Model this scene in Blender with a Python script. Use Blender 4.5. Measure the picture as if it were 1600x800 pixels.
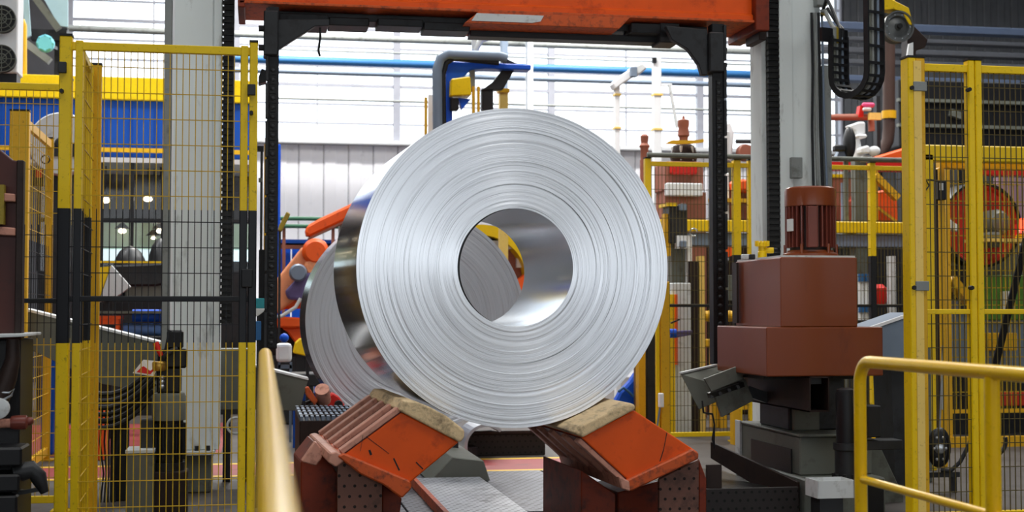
import bpy, math, random
from mathutils import Vector, Matrix, Euler
random.seed(11)
SC = bpy.context.scene
COL = SC.collection
for o in list(bpy.data.objects):
    bpy.data.objects.remove(o)
# ------------------------------------------------------------------ camera
EYE = Vector((0.0, 0.0, 1.28))
FPX = 2200.0                       # focal length in pixels of the 1600 px wide frame
YAW, PITCH = math.atan(400 / FPX), math.atan(87 / FPX)   # the hall's depth axis vanishes at (400, 487)
cam = bpy.data.cameras.new('camera')
cam.sensor_width = 36.0
cam.lens = FPX / 1600 * 36
cam.clip_start, cam.clip_end = 0.05, 200
cam.dof.use_dof = True
cam.dof.focus_distance = 8.3
cam.dof.aperture_fstop = 3.4
cam_o = bpy.data.objects.new('camera', cam)
cam_o.location = EYE
cam_o.rotation_euler = (math.pi / 2 + PITCH, 0, -YAW)
COL.objects.link(cam_o)
SC.camera = cam_o
# ------------------------------------------------------------------ sky, lamps, exposure
W = bpy.data.worlds.new('overcast_sky')
SC.world = W
W.use_nodes = True
W.node_tree.nodes['Background'].inputs[0].default_value = (0.90, 0.955, 1.0, 1)
W.node_tree.nodes['Background'].inputs[1].default_value = 2.9
SC.view_settings.view_transform = 'Standard'
SC.view_settings.look = 'None'
SC.view_settings.gamma = 1
SC.view_settings.exposure = 0.0
SC.view_settings.use_curve_mapping = False
SC.cycles.max_bounces = 6
SC.cycles.transparent_max_bounces = 24


def add_fill_lamp(x, y, z, power, sx=1.6, sy=0.5, col=(1.0, 0.97, 0.92), rot=(0, 0, 0)):  # unseen area lamp, added overhead to brighten the hall
    l = bpy.data.lights.new('fill_lamp', 'AREA')
    l.shape = 'RECTANGLE'
    l.size, l.size_y = sx, sy
    l.energy = power
    l.color = col
    o = bpy.data.objects.new('fill_lamp', l)
    o.location = (x, y, z)
    o.rotation_euler = rot
    COL.objects.link(o)
    return o


for lx, ly, lp in ((-2.5, 5.0, 80), (2.2, 4.5, 150), (6.5, 5.0, 100), (-2.5, 12, 110), (3.0, 11, 150), (8.5, 12, 200),
                   (-4.5, 17, 260), (3.0, 17, 420), (10.0, 17, 320), (0.5, 23.5, 700), (6.0, 23.5, 700)):
    add_fill_lamp(lx, ly, 8.6, lp, 2.4, 0.8)
# ------------------------------------------------------------------ pixel helper: where the ray of a pixel meets the plane y = Y
CP, SP, CY, SY = math.cos(PITCH), math.sin(PITCH), math.cos(YAW), math.sin(YAW)


def at(px, py, Y):
    u, v = (px - 800) / FPX, (400 - py) / FPX
    f, z = CP - v * SP, SP + v * CP
    dx, dy = u * CY + f * SY, -u * SY + f * CY
    t = Y / dy
    return Vector((dx * t, Y, EYE.z + z * t))


def atz(px, py, Z):
    p = at(px, py, 1.0)
    t = (Z - EYE.z) / (p.z - EYE.z)
    return Vector((p.x * t, t, Z))


def xz(x0, x1, y0, y1, Y):
    mx, my = (x0 + x1) / 2, (y0 + y1) / 2
    return at(x0, my, Y).x, at(x1, my, Y).x, at(mx, y1, Y).z, at(mx, y0, Y).z


# ------------------------------------------------------------------ mesh builder
class MB:
    def __init__(s):
        s.v, s.f = [], []

    def add(s, vs, fs):
        b = len(s.v)
        s.v += [Vector(p) for p in vs]
        s.f += [tuple(b + i for i in q) for q in fs]
        return s

    def box(s, x0, x1, y0, y1, z0, z1):
        if x0 > x1: x0, x1 = x1, x0
        if y0 > y1: y0, y1 = y1, y0
        if z0 > z1: z0, z1 = z1, z0
        return s.add([(x0, y0, z0), (x1, y0, z0), (x1, y1, z0), (x0, y1, z0), (x0, y0, z1), (x1, y0, z1), (x1, y1, z1), (x0, y1, z1)],
                     [(0, 3, 2, 1), (4, 5, 6, 7), (0, 1, 5, 4), (1, 2, 6, 5), (2, 3, 7, 6), (3, 0, 4, 7)])

    def pbox(s, x0, x1, y0, y1, Y, dep, z0=None):
        X0, X1, Z0, Z1 = xz(x0, x1, y0, y1, Y)
        if z0 is not None: Z0 = z0
        return s.box(X0, X1, Y, Y + dep, Z0, Z1)

    def bar(s, p0, p1, w, h=None, up=(0, 0, 1)):
        """A square bar from p0 to p1, w wide (sideways) and h high."""
        p0, p1 = Vector(p0), Vector(p1)
        h = h or w
        d = (p1 - p0).normalized()
        up = Vector(up)
        if abs(d.dot(up)) > 0.98: up = Vector((0, 1, 0))
        a = d.cross(up).normalized()
        b = a.cross(d).normalized()
        vs = [p + a * (i * w / 2) + b * (j * h / 2) for p in (p0, p1) for i, j in ((-1, -1), (1, -1), (1, 1), (-1, 1))]
        return s.add(vs, [(0, 1, 2, 3), (7, 6, 5, 4), (0, 4, 5, 1), (1, 5, 6, 2), (2, 6, 7, 3), (3, 7, 4, 0)])

    def prism(s, pts, d):
        """A polygon (points in space) swept by the vector d."""
        n = len(pts)
        d = Vector(d)
        pts = [Vector(p) for p in pts]
        c = sum(((pts[i] - pts[0]).cross(pts[(i + 1) % n] - pts[0]) for i in range(n)), Vector())
        if c.dot(d) > 0: pts = pts[::-1]
        return s.add(pts + [p + d for p in pts], [tuple(range(n)), tuple(range(2 * n - 1, n - 1, -1))] +
                     [(i, i + n, (i + 1) % n + n, (i + 1) % n) for i in range(n)])

    def pprism(s, pp, Y, dep):
        return s.prism([at(x, y, Y) for x, y in pp], (0, dep, 0))

    def tube(s, pts, r, n=10, caps=True, closed=False):
        pts = [Vector(p) for p in pts]
        m = len(pts)
        rr = r if isinstance(r, (list, tuple)) else [r] * m
        ref = None
        vs = []
        for i, p in enumerate(pts):
            a = pts[(i - 1) % m] if (i > 0 or closed) else p
            b = pts[(i + 1) % m] if (i < m - 1 or closed) else p
            t = (b - a).normalized()
            if ref is None:
                ref = Vector((0, 0, 1)) if abs(t.z) < 0.9 else Vector((1, 0, 0))
            x = (ref - t * ref.dot(t)).normalized()
            ref = x
            y = t.cross(x)
            vs += [p + (x * math.cos(2 * math.pi * k / n) + y * math.sin(2 * math.pi * k / n)) * rr[i] for k in range(n)]
        fs = []
        for i in range(m if closed else m - 1):
            j = (i + 1) % m
            fs += [(i * n + k, i * n + (k + 1) % n, j * n + (k + 1) % n, j * n + k) for k in range(n)]
        if caps and not closed:
            fs += [tuple(range(n - 1, -1, -1)), tuple((m - 1) * n + k for k in range(n))]
        return s.add(vs, fs)

    def cyl(s, p0, p1, r0, r1=None, n=20):
        return s.tube([p0, p1], [r0, r0 if r1 is None else r1], n)

    def lathe(s, prof, c, axis='Z', n=32, closed=False):
        """prof: (radius, height) pairs turned about an axis through c."""
        c = Vector(c)
        vs = []
        for r, h in prof:
            for k in range(n):
                a = 2 * math.pi * k / n
                p = (r * math.cos(a), r * math.sin(a), h)
                if axis == 'Y': p = (p[0], h, p[1])
                if axis == 'X': p = (h, p[0], p[1])
                vs.append(c + Vector(p))
        m = len(prof)
        fs = []
        for i in range(m if closed else m - 1):
            j = (i + 1) % m
            for k in range(n):
                q = (i * n + k, i * n + (k + 1) % n, j * n + (k + 1) % n, j * n + k)
                fs.append(q[::-1] if axis == 'Y' else q)
        if not closed:
            fs += [tuple(range(n)), tuple((m - 1) * n + k for k in range(n))]
        return s.add(vs, fs)

    def ball(s, c, r, n=14, sq=(1, 1, 1)):
        c = Vector(c)
        m = n // 2
        vs, fs = [], []
        for i in range(m + 1):
            t = math.pi * i / m
            for k in range(n):
                a = 2 * math.pi * k / n
                vs.append(c + Vector((r * sq[0] * math.sin(t) * math.cos(a), r * sq[1] * math.sin(t) * math.sin(a), r * sq[2] * math.cos(t))))
        for i in range(m):
            fs += [(i * n + k, (i + 1) * n + k, (i + 1) * n + (k + 1) % n, i * n + (k + 1) % n) for k in range(n)]
        return s.add(vs, fs)

    def build(s, name, mat, parent=None, smooth=False, bevel=0.0, kind=None, label=None, seg=1, local=False):
        me = bpy.data.meshes.new(name)
        off = Vector()
        if parent is not None:
            q = parent
            while q is not None:
                off += q.location
                q = q.parent
        base = Vector() if local else off
        if parent is None and not local:
            lo = Vector((min(p.x for p in s.v), min(p.y for p in s.v), min(p.z for p in s.v)))
            hi = Vector((max(p.x for p in s.v), max(p.y for p in s.v), max(p.z for p in s.v)))
            base = Vector(((lo.x + hi.x) / 2, (lo.y + hi.y) / 2, lo.z))
        me.from_pydata([p - base for p in s.v], [], s.f)
        me.update()
        me.materials.append(mat)
        o = bpy.data.objects.new(name, me)
        COL.objects.link(o)
        if parent is not None: o.parent = parent
        elif not local: o.location = base
        if smooth:
            me.polygons.foreach_set('use_smooth', [True] * len(me.polygons))
            me.set_sharp_from_angle(angle=math.radians(38))
        if bevel:
            b = o.modifiers.new('edge', 'BEVEL')
            b.width, b.segments, b.limit_method, b.angle_limit = bevel, seg, 'ANGLE', math.radians(35)
        if kind: o['kind'] = kind
        if label: o['label'] = label
        return o


def thing(name, label, cat, loc, group=None):
    o = bpy.data.objects.new(name, None)
    o.empty_display_size = 0.1
    o.location = loc
    COL.objects.link(o)
    o['label'], o['category'] = label, cat
    if group: o['group'] = group
    return o


def tag(o, label, cat, group=None):
    o['label'], o['category'] = label, cat
    if group: o['group'] = group
    return o


def struct(o):
    o['kind'] = 'structure'
    return o


def copy_tree(o, parent=None, loc=None, label=None):
    c = o.copy()
    COL.objects.link(c)
    if parent is not None: c.parent = parent
    if loc is not None: c.location = loc
    if label: c['label'] = label
    for ch in [q for q in o.children]:
        copy_tree(ch, c)
    return c


def arc(c, a, b, r, t0, t1, n):
    """Points of a circle about c in the plane of the unit vectors a, b."""
    c, a, b = Vector(c), Vector(a), Vector(b)
    return [c + (a * math.cos(t0 + (t1 - t0) * i / n) + b * math.sin(t0 + (t1 - t0) * i / n)) * r for i in range(n + 1)]


# ------------------------------------------------------------------ materials
def lin(r, g, b):
    f = lambda c: (c / 255 / 12.92) if c <= 10 else ((c / 255 + 0.055) / 1.055) ** 2.4
    return (f(r), f(g), f(b))


def mat(name, rgb, rough=0.5, metal=0.0, var=0.18, scale=6.0, dirt=0.0, dirt_rgb=(40, 32, 26), dscale=9.0, bump=0.0, bscale=40.0, coat=0.0, band=None, stretch=None):
    m = bpy.data.materials.new(name)
    m.use_nodes = True
    nt = m.node_tree
    N, L = nt.nodes, nt.links
    P = N['Principled BSDF']
    P.inputs['Roughness'].default_value = rough
    P.inputs['Metallic'].default_value = metal
    P.inputs['Specular IOR Level'].default_value = .3
    if coat:
        P.inputs['Coat Weight'].default_value = coat
        P.inputs['Coat Roughness'].default_value = 0.15
    c = lin(*rgb)
    geo = N.new('ShaderNodeNewGeometry')
    mp = N.new('ShaderNodeMapping')
    if stretch: mp.inputs['Scale'].default_value = stretch
    L.new(geo.outputs['Position'], mp.inputs[0])
    n1 = N.new('ShaderNodeTexNoise')
    n1.inputs['Scale'].default_value = scale
    n1.inputs['Detail'].default_value = 5
    L.new(mp.outputs[0], n1.inputs[0])
    mx = N.new('ShaderNodeMix')
    mx.data_type = 'RGBA'
    mx.inputs[6].default_value = (*[v * (1 - var) for v in c], 1)
    mx.inputs[7].default_value = (*[min(1, v * (1 + var)) for v in c], 1)
    L.new(n1.outputs[0], mx.inputs[0])
    out = mx.outputs[2]
    if dirt:
        n2 = N.new('ShaderNodeTexNoise')
        n2.inputs['Scale'].default_value = dscale
        n2.inputs['Detail'].default_value = 8
        n2.inputs['Roughness'].default_value = 0.65
        L.new(mp.outputs[0], n2.inputs[0])
        rp = N.new('ShaderNodeValToRGB')
        rp.color_ramp.elements[0].position = 0.62 - 0.25 * dirt
        rp.color_ramp.elements[1].position = 0.74 - 0.12 * dirt
        rp.color_ramp.elements[1].color = (min(1, 0.5 + dirt * .5),) * 3 + (1,)
        L.new(n2.outputs[0], rp.inputs[0])
        k = N.new('ShaderNodeMix'); k.data_type = 'RGBA'
        L.new(rp.outputs[0], k.inputs[0]); L.new(out, k.inputs[6])
        k.inputs[7].default_value = (*lin(*dirt_rgb), 1)
        out = k.outputs[2]
    if band:                                             # a band of black paint between two heights
        z0, z1 = band
        sx = N.new('ShaderNodeSeparateXYZ')
        L.new(geo.outputs['Position'], sx.inputs[0])
        a = N.new('ShaderNodeMath'); a.operation = 'GREATER_THAN'; a.inputs[1].default_value = z0
        b = N.new('ShaderNodeMath'); b.operation = 'LESS_THAN'; b.inputs[1].default_value = z1
        c2 = N.new('ShaderNodeMath'); c2.operation = 'MULTIPLY'
        L.new(sx.outputs[2], a.inputs[0]); L.new(sx.outputs[2], b.inputs[0])
        L.new(a.outputs[0], c2.inputs[0]); L.new(b.outputs[0], c2.inputs[1])
        k = N.new('ShaderNodeMix'); k.data_type = 'RGBA'
        L.new(c2.outputs[0], k.inputs[0]); L.new(out, k.inputs[6])
        k.inputs[7].default_value = (0.006, 0.007, 0.010, 1)
        out = k.outputs[2]
    L.new(out, P.inputs['Base Color'])
    if bump:
        n3 = N.new('ShaderNodeTexNoise')
        n3.inputs['Scale'].default_value = bscale
        n3.inputs['Detail'].default_value = 4
        L.new(mp.outputs[0], n3.inputs[0])
        bp = N.new('ShaderNodeBump')
        bp.inputs['Strength'].default_value = bump
        bp.inputs['Distance'].default_value = 0.01
        L.new(n3.outputs[0], bp.inputs['Height'])
        L.new(bp.outputs[0], P.inputs['Normal'])
    return m


M = {}
M['yellow'] = mat('yellow_paint', (240, 200, 10), 0.38, var=.10, dirt=.12, dirt_rgb=(110, 82, 14), dscale=42, bump=.05)
M['yellow_band'] = mat('yellow_paint_black_band', (230, 194, 10), 0.4, var=.12, dirt=.14, dirt_rgb=(100, 78, 14), dscale=42, band=(1.11, 1.84))
M['mustard'] = mat('mustard_paint', (222, 170, 28), 0.42, var=.12, dirt=.16, dirt_rgb=(110, 76, 20), dscale=38)
M['cream_yellow'] = mat('pale_yellow_paint', (240, 205, 110), 0.45, var=.08, dirt=.15, dirt_rgb=(150, 110, 50), dscale=44)
M['rail_yellow'] = mat('glossy_yellow_paint', (254, 200, 2), 0.3, var=.06, dirt=.08, dirt_rgb=(120, 80, 14), dscale=40, coat=.45)
M['wire'] = mat('olive_yellow_wire', (176, 146, 26), 0.5, var=.2, scale=20)
M['wire_band'] = mat('yellow_wire_black_band', (196, 158, 24), 0.5, var=.2, scale=20, band=(1.11, 1.84))
M['wire_dark'] = mat('dark_olive_wire', (84, 72, 30), 0.5, var=.2, scale=20)
M['black'] = mat('black_paint', (22, 22, 25), 0.45, var=.25, bump=.05)
M['black_oil'] = mat('oily_black_steel', (26, 25, 24), 0.3, .4, var=.4, scale=14, bump=.3, bscale=30)
M['rubber'] = mat('black_rubber', (30, 31, 34), 0.5, var=.2)
M['dark'] = mat('dark_grey_steel', (47, 48, 50), 0.45, .3, var=.3, dirt=.4, dirt_rgb=(28, 24, 22))
M['darkbrown'] = mat('dark_brown_steel', (46, 33, 29), 0.5, .2, var=.3, dirt=.4, dirt_rgb=(24, 18, 18))
M['orange'] = mat('orange_paint', (226, 84, 6), 0.4, var=.16, scale=5, dirt=.28, dirt_rgb=(150, 44, 12), dscale=6, bump=.05)
M['orange_worn'] = mat('worn_orange_paint', (200, 86, 36), 0.5, var=.25, scale=8, dirt=.5, dirt_rgb=(66, 40, 34), dscale=22)
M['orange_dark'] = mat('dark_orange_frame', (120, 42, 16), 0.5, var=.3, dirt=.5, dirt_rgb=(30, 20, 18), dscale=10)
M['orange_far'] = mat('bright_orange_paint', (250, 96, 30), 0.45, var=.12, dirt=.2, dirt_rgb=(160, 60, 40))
M['salmon'] = mat('hazy_orange_paint', (250, 160, 112), 0.5, var=.15, dirt=.25, dirt_rgb=(160, 90, 90), dscale=5)  # haze over the far robot arm is put into this paler colour
M['rib'] = mat('dusty_pink_steel', (196, 140, 120), 0.55, .1, var=.2, scale=14, dirt=.4, dirt_rgb=(110, 62, 50), dscale=18)
M['rib_gap'] = mat('dark_red_paint', (96, 30, 24), 0.5, var=.3)
M['pad'] = mat('worn_cream_pad', (224, 196, 152), 0.6, var=.18, scale=10, dirt=.5, dirt_rgb=(58, 40, 32), dscale=12, bump=.4, bscale=60, stretch=(1, .35, 1))
M['brown'] = mat('brown_gearbox_paint', (124, 60, 30), 0.32, var=.1, scale=3, dirt=.10, dirt_rgb=(86, 42, 30), dscale=4, coat=.12, stretch=(1, 1, .35))
M['brown_fin'] = mat('dark_brown_motor_paint', (112, 54, 44), 0.4, var=.2, coat=.15)
M['brown_far'] = mat('rust_brown_paint', (150, 92, 74), 0.6, var=.25)
M['column'] = mat('pale_grey_green_paint', (222, 229, 228), 0.5, var=.07, scale=3, dirt=.22, dirt_rgb=(96, 92, 84), dscale=7, stretch=(1, 1, .3))
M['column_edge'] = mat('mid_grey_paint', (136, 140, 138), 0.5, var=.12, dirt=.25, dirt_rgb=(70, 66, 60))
M['grey'] = mat('machine_grey_paint', (102, 105, 97), 0.5, var=.12, dirt=.4, dirt_rgb=(60, 56, 48), dscale=6)
M['grey_lite'] = mat('light_grey_paint', (205, 208, 208), 0.5, var=.1, dirt=.25, dirt_rgb=(120, 116, 110))
M['grey_blue'] = mat('blue_grey_steel', (120, 134, 152), 0.5, .2, var=.15)
M['plate_grey'] = mat('dull_grey_sheet', (104, 106, 98), 0.5, .15, var=.12, scale=4, dirt=.3, dirt_rgb=(70, 66, 58), dscale=5)
M['steel'] = mat('brushed_steel', (190, 194, 198), 0.32, .9, var=.1, scale=10)
M['white'] = mat('white_paint', (236, 238, 240), 0.5, var=.05)
M['paper'] = mat('white_paper', (235, 230, 225), 0.7, var=.06)
M['blue'] = mat('blue_paint', (12, 84, 206), 0.42, var=.15)
M['navy'] = mat('deep_blue_sheet', (4, 70, 160), 0.45, var=.12)
M['pipe_blue'] = mat('blue_pipe_paint', (44, 98, 150), 0.5, var=.12)
M['blue_film'] = mat('pale_blue_film', (110, 150, 220), 0.35, var=.35, scale=9, bump=.5, bscale=14)
M['teal'] = mat('teal_paint', (40, 140, 150), 0.4, var=.12)
M['cyan'] = mat('light_teal_paint', (110, 196, 214), 0.5, var=.1)
M['red'] = mat('red_paint', (205, 34, 24), 0.4, var=.2)
M['red_disc'] = mat('matt_brick_red_paint', (190, 48, 30), 0.5, var=.2, dirt=.2, dirt_rgb=(120, 30, 24))
M['pink'] = mat('pink_plastic', (220, 70, 120), 0.5)
M['green'] = mat('leaf_green_paint', (84, 132, 48), 0.5, var=.25)
M['green_rail'] = mat('dark_green_paint', (60, 110, 84), 0.5)
M['purple'] = mat('dull_violet_machine_paint', (96, 84, 130), 0.5, var=.3, scale=10)
M['brass'] = mat('brass', (190, 150, 70), 0.35, .8)
M['concrete'] = mat('worn_concrete', (78, 72, 68), 0.6, var=.2, scale=2.5, dirt=.5, dirt_rgb=(52, 46, 42), dscale=3, bump=.15)
M['floor_red'] = mat('red_floor_paint', (150, 62, 62), 0.55, var=.12, dirt=.3, dirt_rgb=(92, 50, 48), dscale=4)
M['line'] = mat('yellow_floor_line', (222, 180, 50), 0.55, var=.1, dirt=.3, dirt_rgb=(140, 110, 50))
M['wall_dark'] = mat('dark_cladding', (72, 72, 76), 0.6, var=.15)
M['cladding'] = mat('white_cladding', (240, 240, 246), 0.5, var=.03, dirt=.06, dirt_rgb=(170, 168, 176), dscale=4)
M['mullion'] = mat('grey_window_bar', (150, 152, 162), 0.5)
M['roof'] = mat('roof_sheet', (86, 88, 92), 0.7)
M['olive'] = mat('olive_guard_paint', (150, 130, 40), 0.5, var=.2, dirt=.3)


def dot_plate(name, rgb, hole, spacing, r, rough=0.45, metal=.4, axes='xy', rot=0.0):
    """Perforated sheet: small dark holes on a staggered grid (each far under ten pixels)."""
    m = mat(name, rgb, rough, metal, var=.3, scale=5, dirt=.35, dirt_rgb=(40, 36, 34), dscale=7)
    nt = m.node_tree
    N, L = nt.nodes, nt.links
    P = N['Principled BSDF']
    geo = N.new('ShaderNodeNewGeometry')
    mp = N.new('ShaderNodeMapping')
    mp.inputs['Scale'].default_value = (1 / spacing,) * 3
    L.new(geo.outputs['Position'], mp.inputs[0])
    s = N.new('ShaderNodeSeparateXYZ')
    L.new(mp.outputs[0], s.inputs[0])
    a, b = s.outputs['xyz'.index(axes[0])], s.outputs['xyz'.index(axes[1])]

    def mth(op, x, y=None, z=None):
        q = N.new('ShaderNodeMath'); q.operation = op
        for i, w in enumerate((x, y, z)):
            if w is None: continue
            if isinstance(w, (int, float)): q.inputs[i].default_value = w
            else: L.new(w, q.inputs[i])
        return q.outputs[0]
    row = mth('FLOOR', b)
    sh = mth('MULTIPLY', mth('FLOORED_MODULO', row, 2.0), 0.5)
    fa = mth('SUBTRACT', mth('FRACT', mth('ADD', a, sh)), 0.5)
    fb = mth('SUBTRACT', mth('FRACT', b), 0.5)
    d = mth('SQRT', mth('ADD', mth('MULTIPLY', fa, fa), mth('MULTIPLY', fb, fb)))
    h = mth('LESS_THAN', d, r)
    k = N.new('ShaderNodeMix'); k.data_type = 'RGBA'
    old = P.inputs['Base Color'].links[0].from_socket
    L.new(h, k.inputs[0]); L.new(old, k.inputs[6])
    k.inputs[7].default_value = (*lin(*hole), 1)
    L.new(k.outputs[2], P.inputs['Base Color'])
    return m


M['perf_floor'] = dot_plate('perforated_floor_plate', (112, 112, 118), (18, 18, 20), 0.062, .22)
M['perf_lite'] = dot_plate('perforated_light_plate', (172, 174, 180), (50, 50, 52), 0.055, .2, .4, .5)
M['perf_brown'] = dot_plate('perforated_brown_plate', (112, 76, 64), (26, 16, 14), 0.055, .15, .55, .1, 'xz')
M['perf_dark'] = dot_plate('perforated_dark_plate', (44, 39, 38), (12, 10, 10), 0.05, .17, .5, .2, 'xz')


def coil_mat(name, col, rough, aniso, lines):
    """Rolled strip seen edge-on: fine rings about the object's own Y axis, brushed along them."""
    m = bpy.data.materials.new(name)
    m.use_nodes = True
    nt = m.node_tree
    N, L = nt.nodes, nt.links
    P = N['Principled BSDF']
    tc = N.new('ShaderNodeTexCoord')
    s = N.new('ShaderNodeSeparateXYZ')
    L.new(tc.outputs['Object'], s.inputs[0])
    cb = N.new('ShaderNodeCombineXYZ')
    L.new(s.outputs[0], cb.inputs[0]); L.new(s.outputs[2], cb.inputs[1])
    ln = N.new('ShaderNodeVectorMath'); ln.operation = 'LENGTH'
    L.new(cb.outputs[0], ln.inputs[0])
    nv = N.new('ShaderNodeVectorMath'); nv.operation = 'NORMALIZE'
    L.new(cb.outputs[0], nv.inputs[0])
    sc = N.new('ShaderNodeVectorMath'); sc.operation = 'SCALE'; sc.inputs['Scale'].default_value = 0.55
    L.new(nv.outputs[0], sc.inputs[0])
    sp = N.new('ShaderNodeSeparateXYZ')
    L.new(sc.outputs[0], sp.inputs[0])

    def ring_noise(freq, detail, ang):
        mu = N.new('ShaderNodeMath'); mu.operation = 'MULTIPLY'; mu.inputs[1].default_value = freq
        L.new(ln.outputs['Value'], mu.inputs[0])
        s2 = N.new('ShaderNodeVectorMath'); s2.operation = 'SCALE'; s2.inputs['Scale'].default_value = ang
        L.new(nv.outputs[0], s2.inputs[0])
        s3 = N.new('ShaderNodeSeparateXYZ'); L.new(s2.outputs[0], s3.inputs[0])
        c3 = N.new('ShaderNodeCombineXYZ')
        L.new(mu.outputs[0], c3.inputs[0]); L.new(s3.outputs[0], c3.inputs[1]); L.new(s3.outputs[1], c3.inputs[2])
        no = N.new('ShaderNodeTexNoise'); no.inputs['Scale'].default_value = 1; no.inputs['Detail'].default_value = detail
        L.new(c3.outputs[0], no.inputs[0])
        return no.outputs[0]
    fine = ring_noise(620, 2, 0.5)
    mid = ring_noise(150, 2, 0.8)
    rp = N.new('ShaderNodeValToRGB')
    e = rp.color_ramp.elements
    e[0].position, e[0].color = 0.34, (*[c * .07 for c in col], 1)
    e[1].position, e[1].color = 0.43, (*col, 1)
    ad = N.new('ShaderNodeMath'); ad.operation = 'ADD'
    hf = N.new('ShaderNodeMath'); hf.operation = 'MULTIPLY'; hf.inputs[1].default_value = .55
    hm = N.new('ShaderNodeMath'); hm.operation = 'MULTIPLY'; hm.inputs[1].default_value = .45
    L.new(fine, hf.inputs[0]); L.new(mid, hm.inputs[0])
    L.new(hf.outputs[0], ad.inputs[0]); L.new(hm.outputs[0], ad.inputs[1])
    k = N.new('ShaderNodeMix'); k.data_type = 'RGBA'
    k.inputs[0].default_value = lines
    k.inputs[6].default_value = (*col, 1)
    L.new(ad.outputs[0], rp.inputs[0]); L.new(rp.outputs[0], k.inputs[7])
    L.new(k.outputs[2], P.inputs['Base Color'])
    P.inputs['Metallic'].default_value = 1
    P.inputs['Roughness'].default_value = rough
    P.inputs['Anisotropic'].default_value = aniso
    P.inputs['Anisotropic Rotation'].default_value = 0.25
    tg = N.new('ShaderNodeTangent'); tg.direction_type = 'RADIAL'; tg.axis = 'Y'
    L.new(tg.outputs[0], P.inputs['Tangent'])
    bp = N.new('ShaderNodeBump'); bp.inputs['Strength'].default_value = .12; bp.inputs['Distance'].default_value = .002
    L.new(ad.outputs[0], bp.inputs['Height'])
    L.new(bp.outputs[0], P.inputs['Normal'])
    return m


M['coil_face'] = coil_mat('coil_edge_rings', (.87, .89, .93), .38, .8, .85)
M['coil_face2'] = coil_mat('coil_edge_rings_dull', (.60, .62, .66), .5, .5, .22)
M['coil_shell'] = mat('mirror_rolled_strip', (222, 224, 228), .12, 1.0, var=.04)
M['coil_bore'] = mat('bright_rolled_bore', (212, 220, 228), .2, 1.0, var=.04)


def glass(name):
    m = bpy.data.materials.new(name)
    m.use_nodes = True
    N, L = m.node_tree.nodes, m.node_tree.links
    N.remove(N['Principled BSDF'])
    t = N.new('ShaderNodeBsdfTransparent'); t.inputs[0].default_value = (.97, .98, .99, 1)
    g = N.new('ShaderNodeBsdfGlossy'); g.inputs['Roughness'].default_value = .05
    f = N.new('ShaderNodeFresnel'); f.inputs[0].default_value = 1.3
    x = N.new('ShaderNodeMixShader')
    L.new(f.outputs[0], x.inputs[0]); L.new(t.outputs[0], x.inputs[1]); L.new(g.outputs[0], x.inputs[2])
    L.new(x.outputs[0], N['Material Output'].inputs[0])
    return m


M['glass'] = glass('window_glass')


def emit(name, col, strength):
    m = bpy.data.materials.new(name)
    m.use_nodes = True
    P = m.node_tree.nodes['Principled BSDF']
    P.inputs['Base Color'].default_value = (*col, 1)
    P.inputs['Emission Color'].default_value = (*col, 1)
    P.inputs['Emission Strength'].default_value = strength
    return m


M['lamp'] = emit('lamp_glow', (1, .82, .55), 14)
M['redlamp'] = emit('red_lamp_glow', (1, .05, .02), 4)
M['brown_mach'] = mat('dark_maroon_paint', (74, 34, 28), 0.45, var=.15, dirt=.2)
M['cabin_green'] = mat('pale_green_board', (186, 214, 194), 0.5, var=.25, scale=3)
M['purple_wall'] = mat('dusty_mauve_sheet', (150, 120, 136), 0.6, var=.1)
M['pale_blue'] = mat('pale_blue_panel', (172, 204, 214), 0.5, var=.1)
M['lit_window'] = emit('lit_cabin_window', (.72, .9, .95), .9)
M['brown_duct'] = mat('dull_brown_duct', (66, 48, 42), 0.6, var=.2)
M['wheel_grey'] = mat('worn_grey_wheel', (100, 102, 102), 0.4, .5, var=.2, scale=14)
M['girt'] = mat('dusty_blue_girt', (96, 110, 136), 0.5, var=.15)
M['girt_grey'] = mat('dusty_grey_girt', (96, 98, 104), 0.5, var=.15)
# ================================================================== THE HALL
HX0, HX1, HY0, HY1, YW = -10.0, 18.0, -9.0, 27.2, 26.6
fl = struct(MB().box(HX0, HX1, HY0, HY1 + .4, -.3, 0).build('floor', M['concrete']))
# perforated steel floor plates between and behind the saddles
ME_cache = {}


def piece(name, mb, mt, parent, **k):
    return mb.build(name, mt, parent, **k)


xs = [0.30, 0.95, 1.6, 2.25, 2.9]
ys = [8.0, 8.78, 9.56, 10.34, 11.12]
for i in range(4):
    for j in range(4):
        piece('floor_plate', MB().box(xs[i] + .006, xs[i + 1] - .006, ys[j] + .006, ys[j + 1] - .006, 0, .012 + .004 * ((i * 3 + j * 5) % 3)), M['perf_floor'], fl, bevel=.003)
# red walkway with yellow edge lines
piece('walkway_paint', MB().box(-3.6, 3.4, 11.26, 12.05, 0, .004), M['floor_red'], fl)
piece('walkway_line', MB().box(-3.6, 3.4, 11.16, 11.26, 0, .005), M['line'], fl)
piece('walkway_line', MB().box(-3.6, 3.4, 12.05, 12.15, 0, .005), M['line'], fl)
piece('walkway_paint', MB().box(-4.6, -.3, 13.0, 16.6, 0, .004), M['floor_red'], fl)
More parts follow.
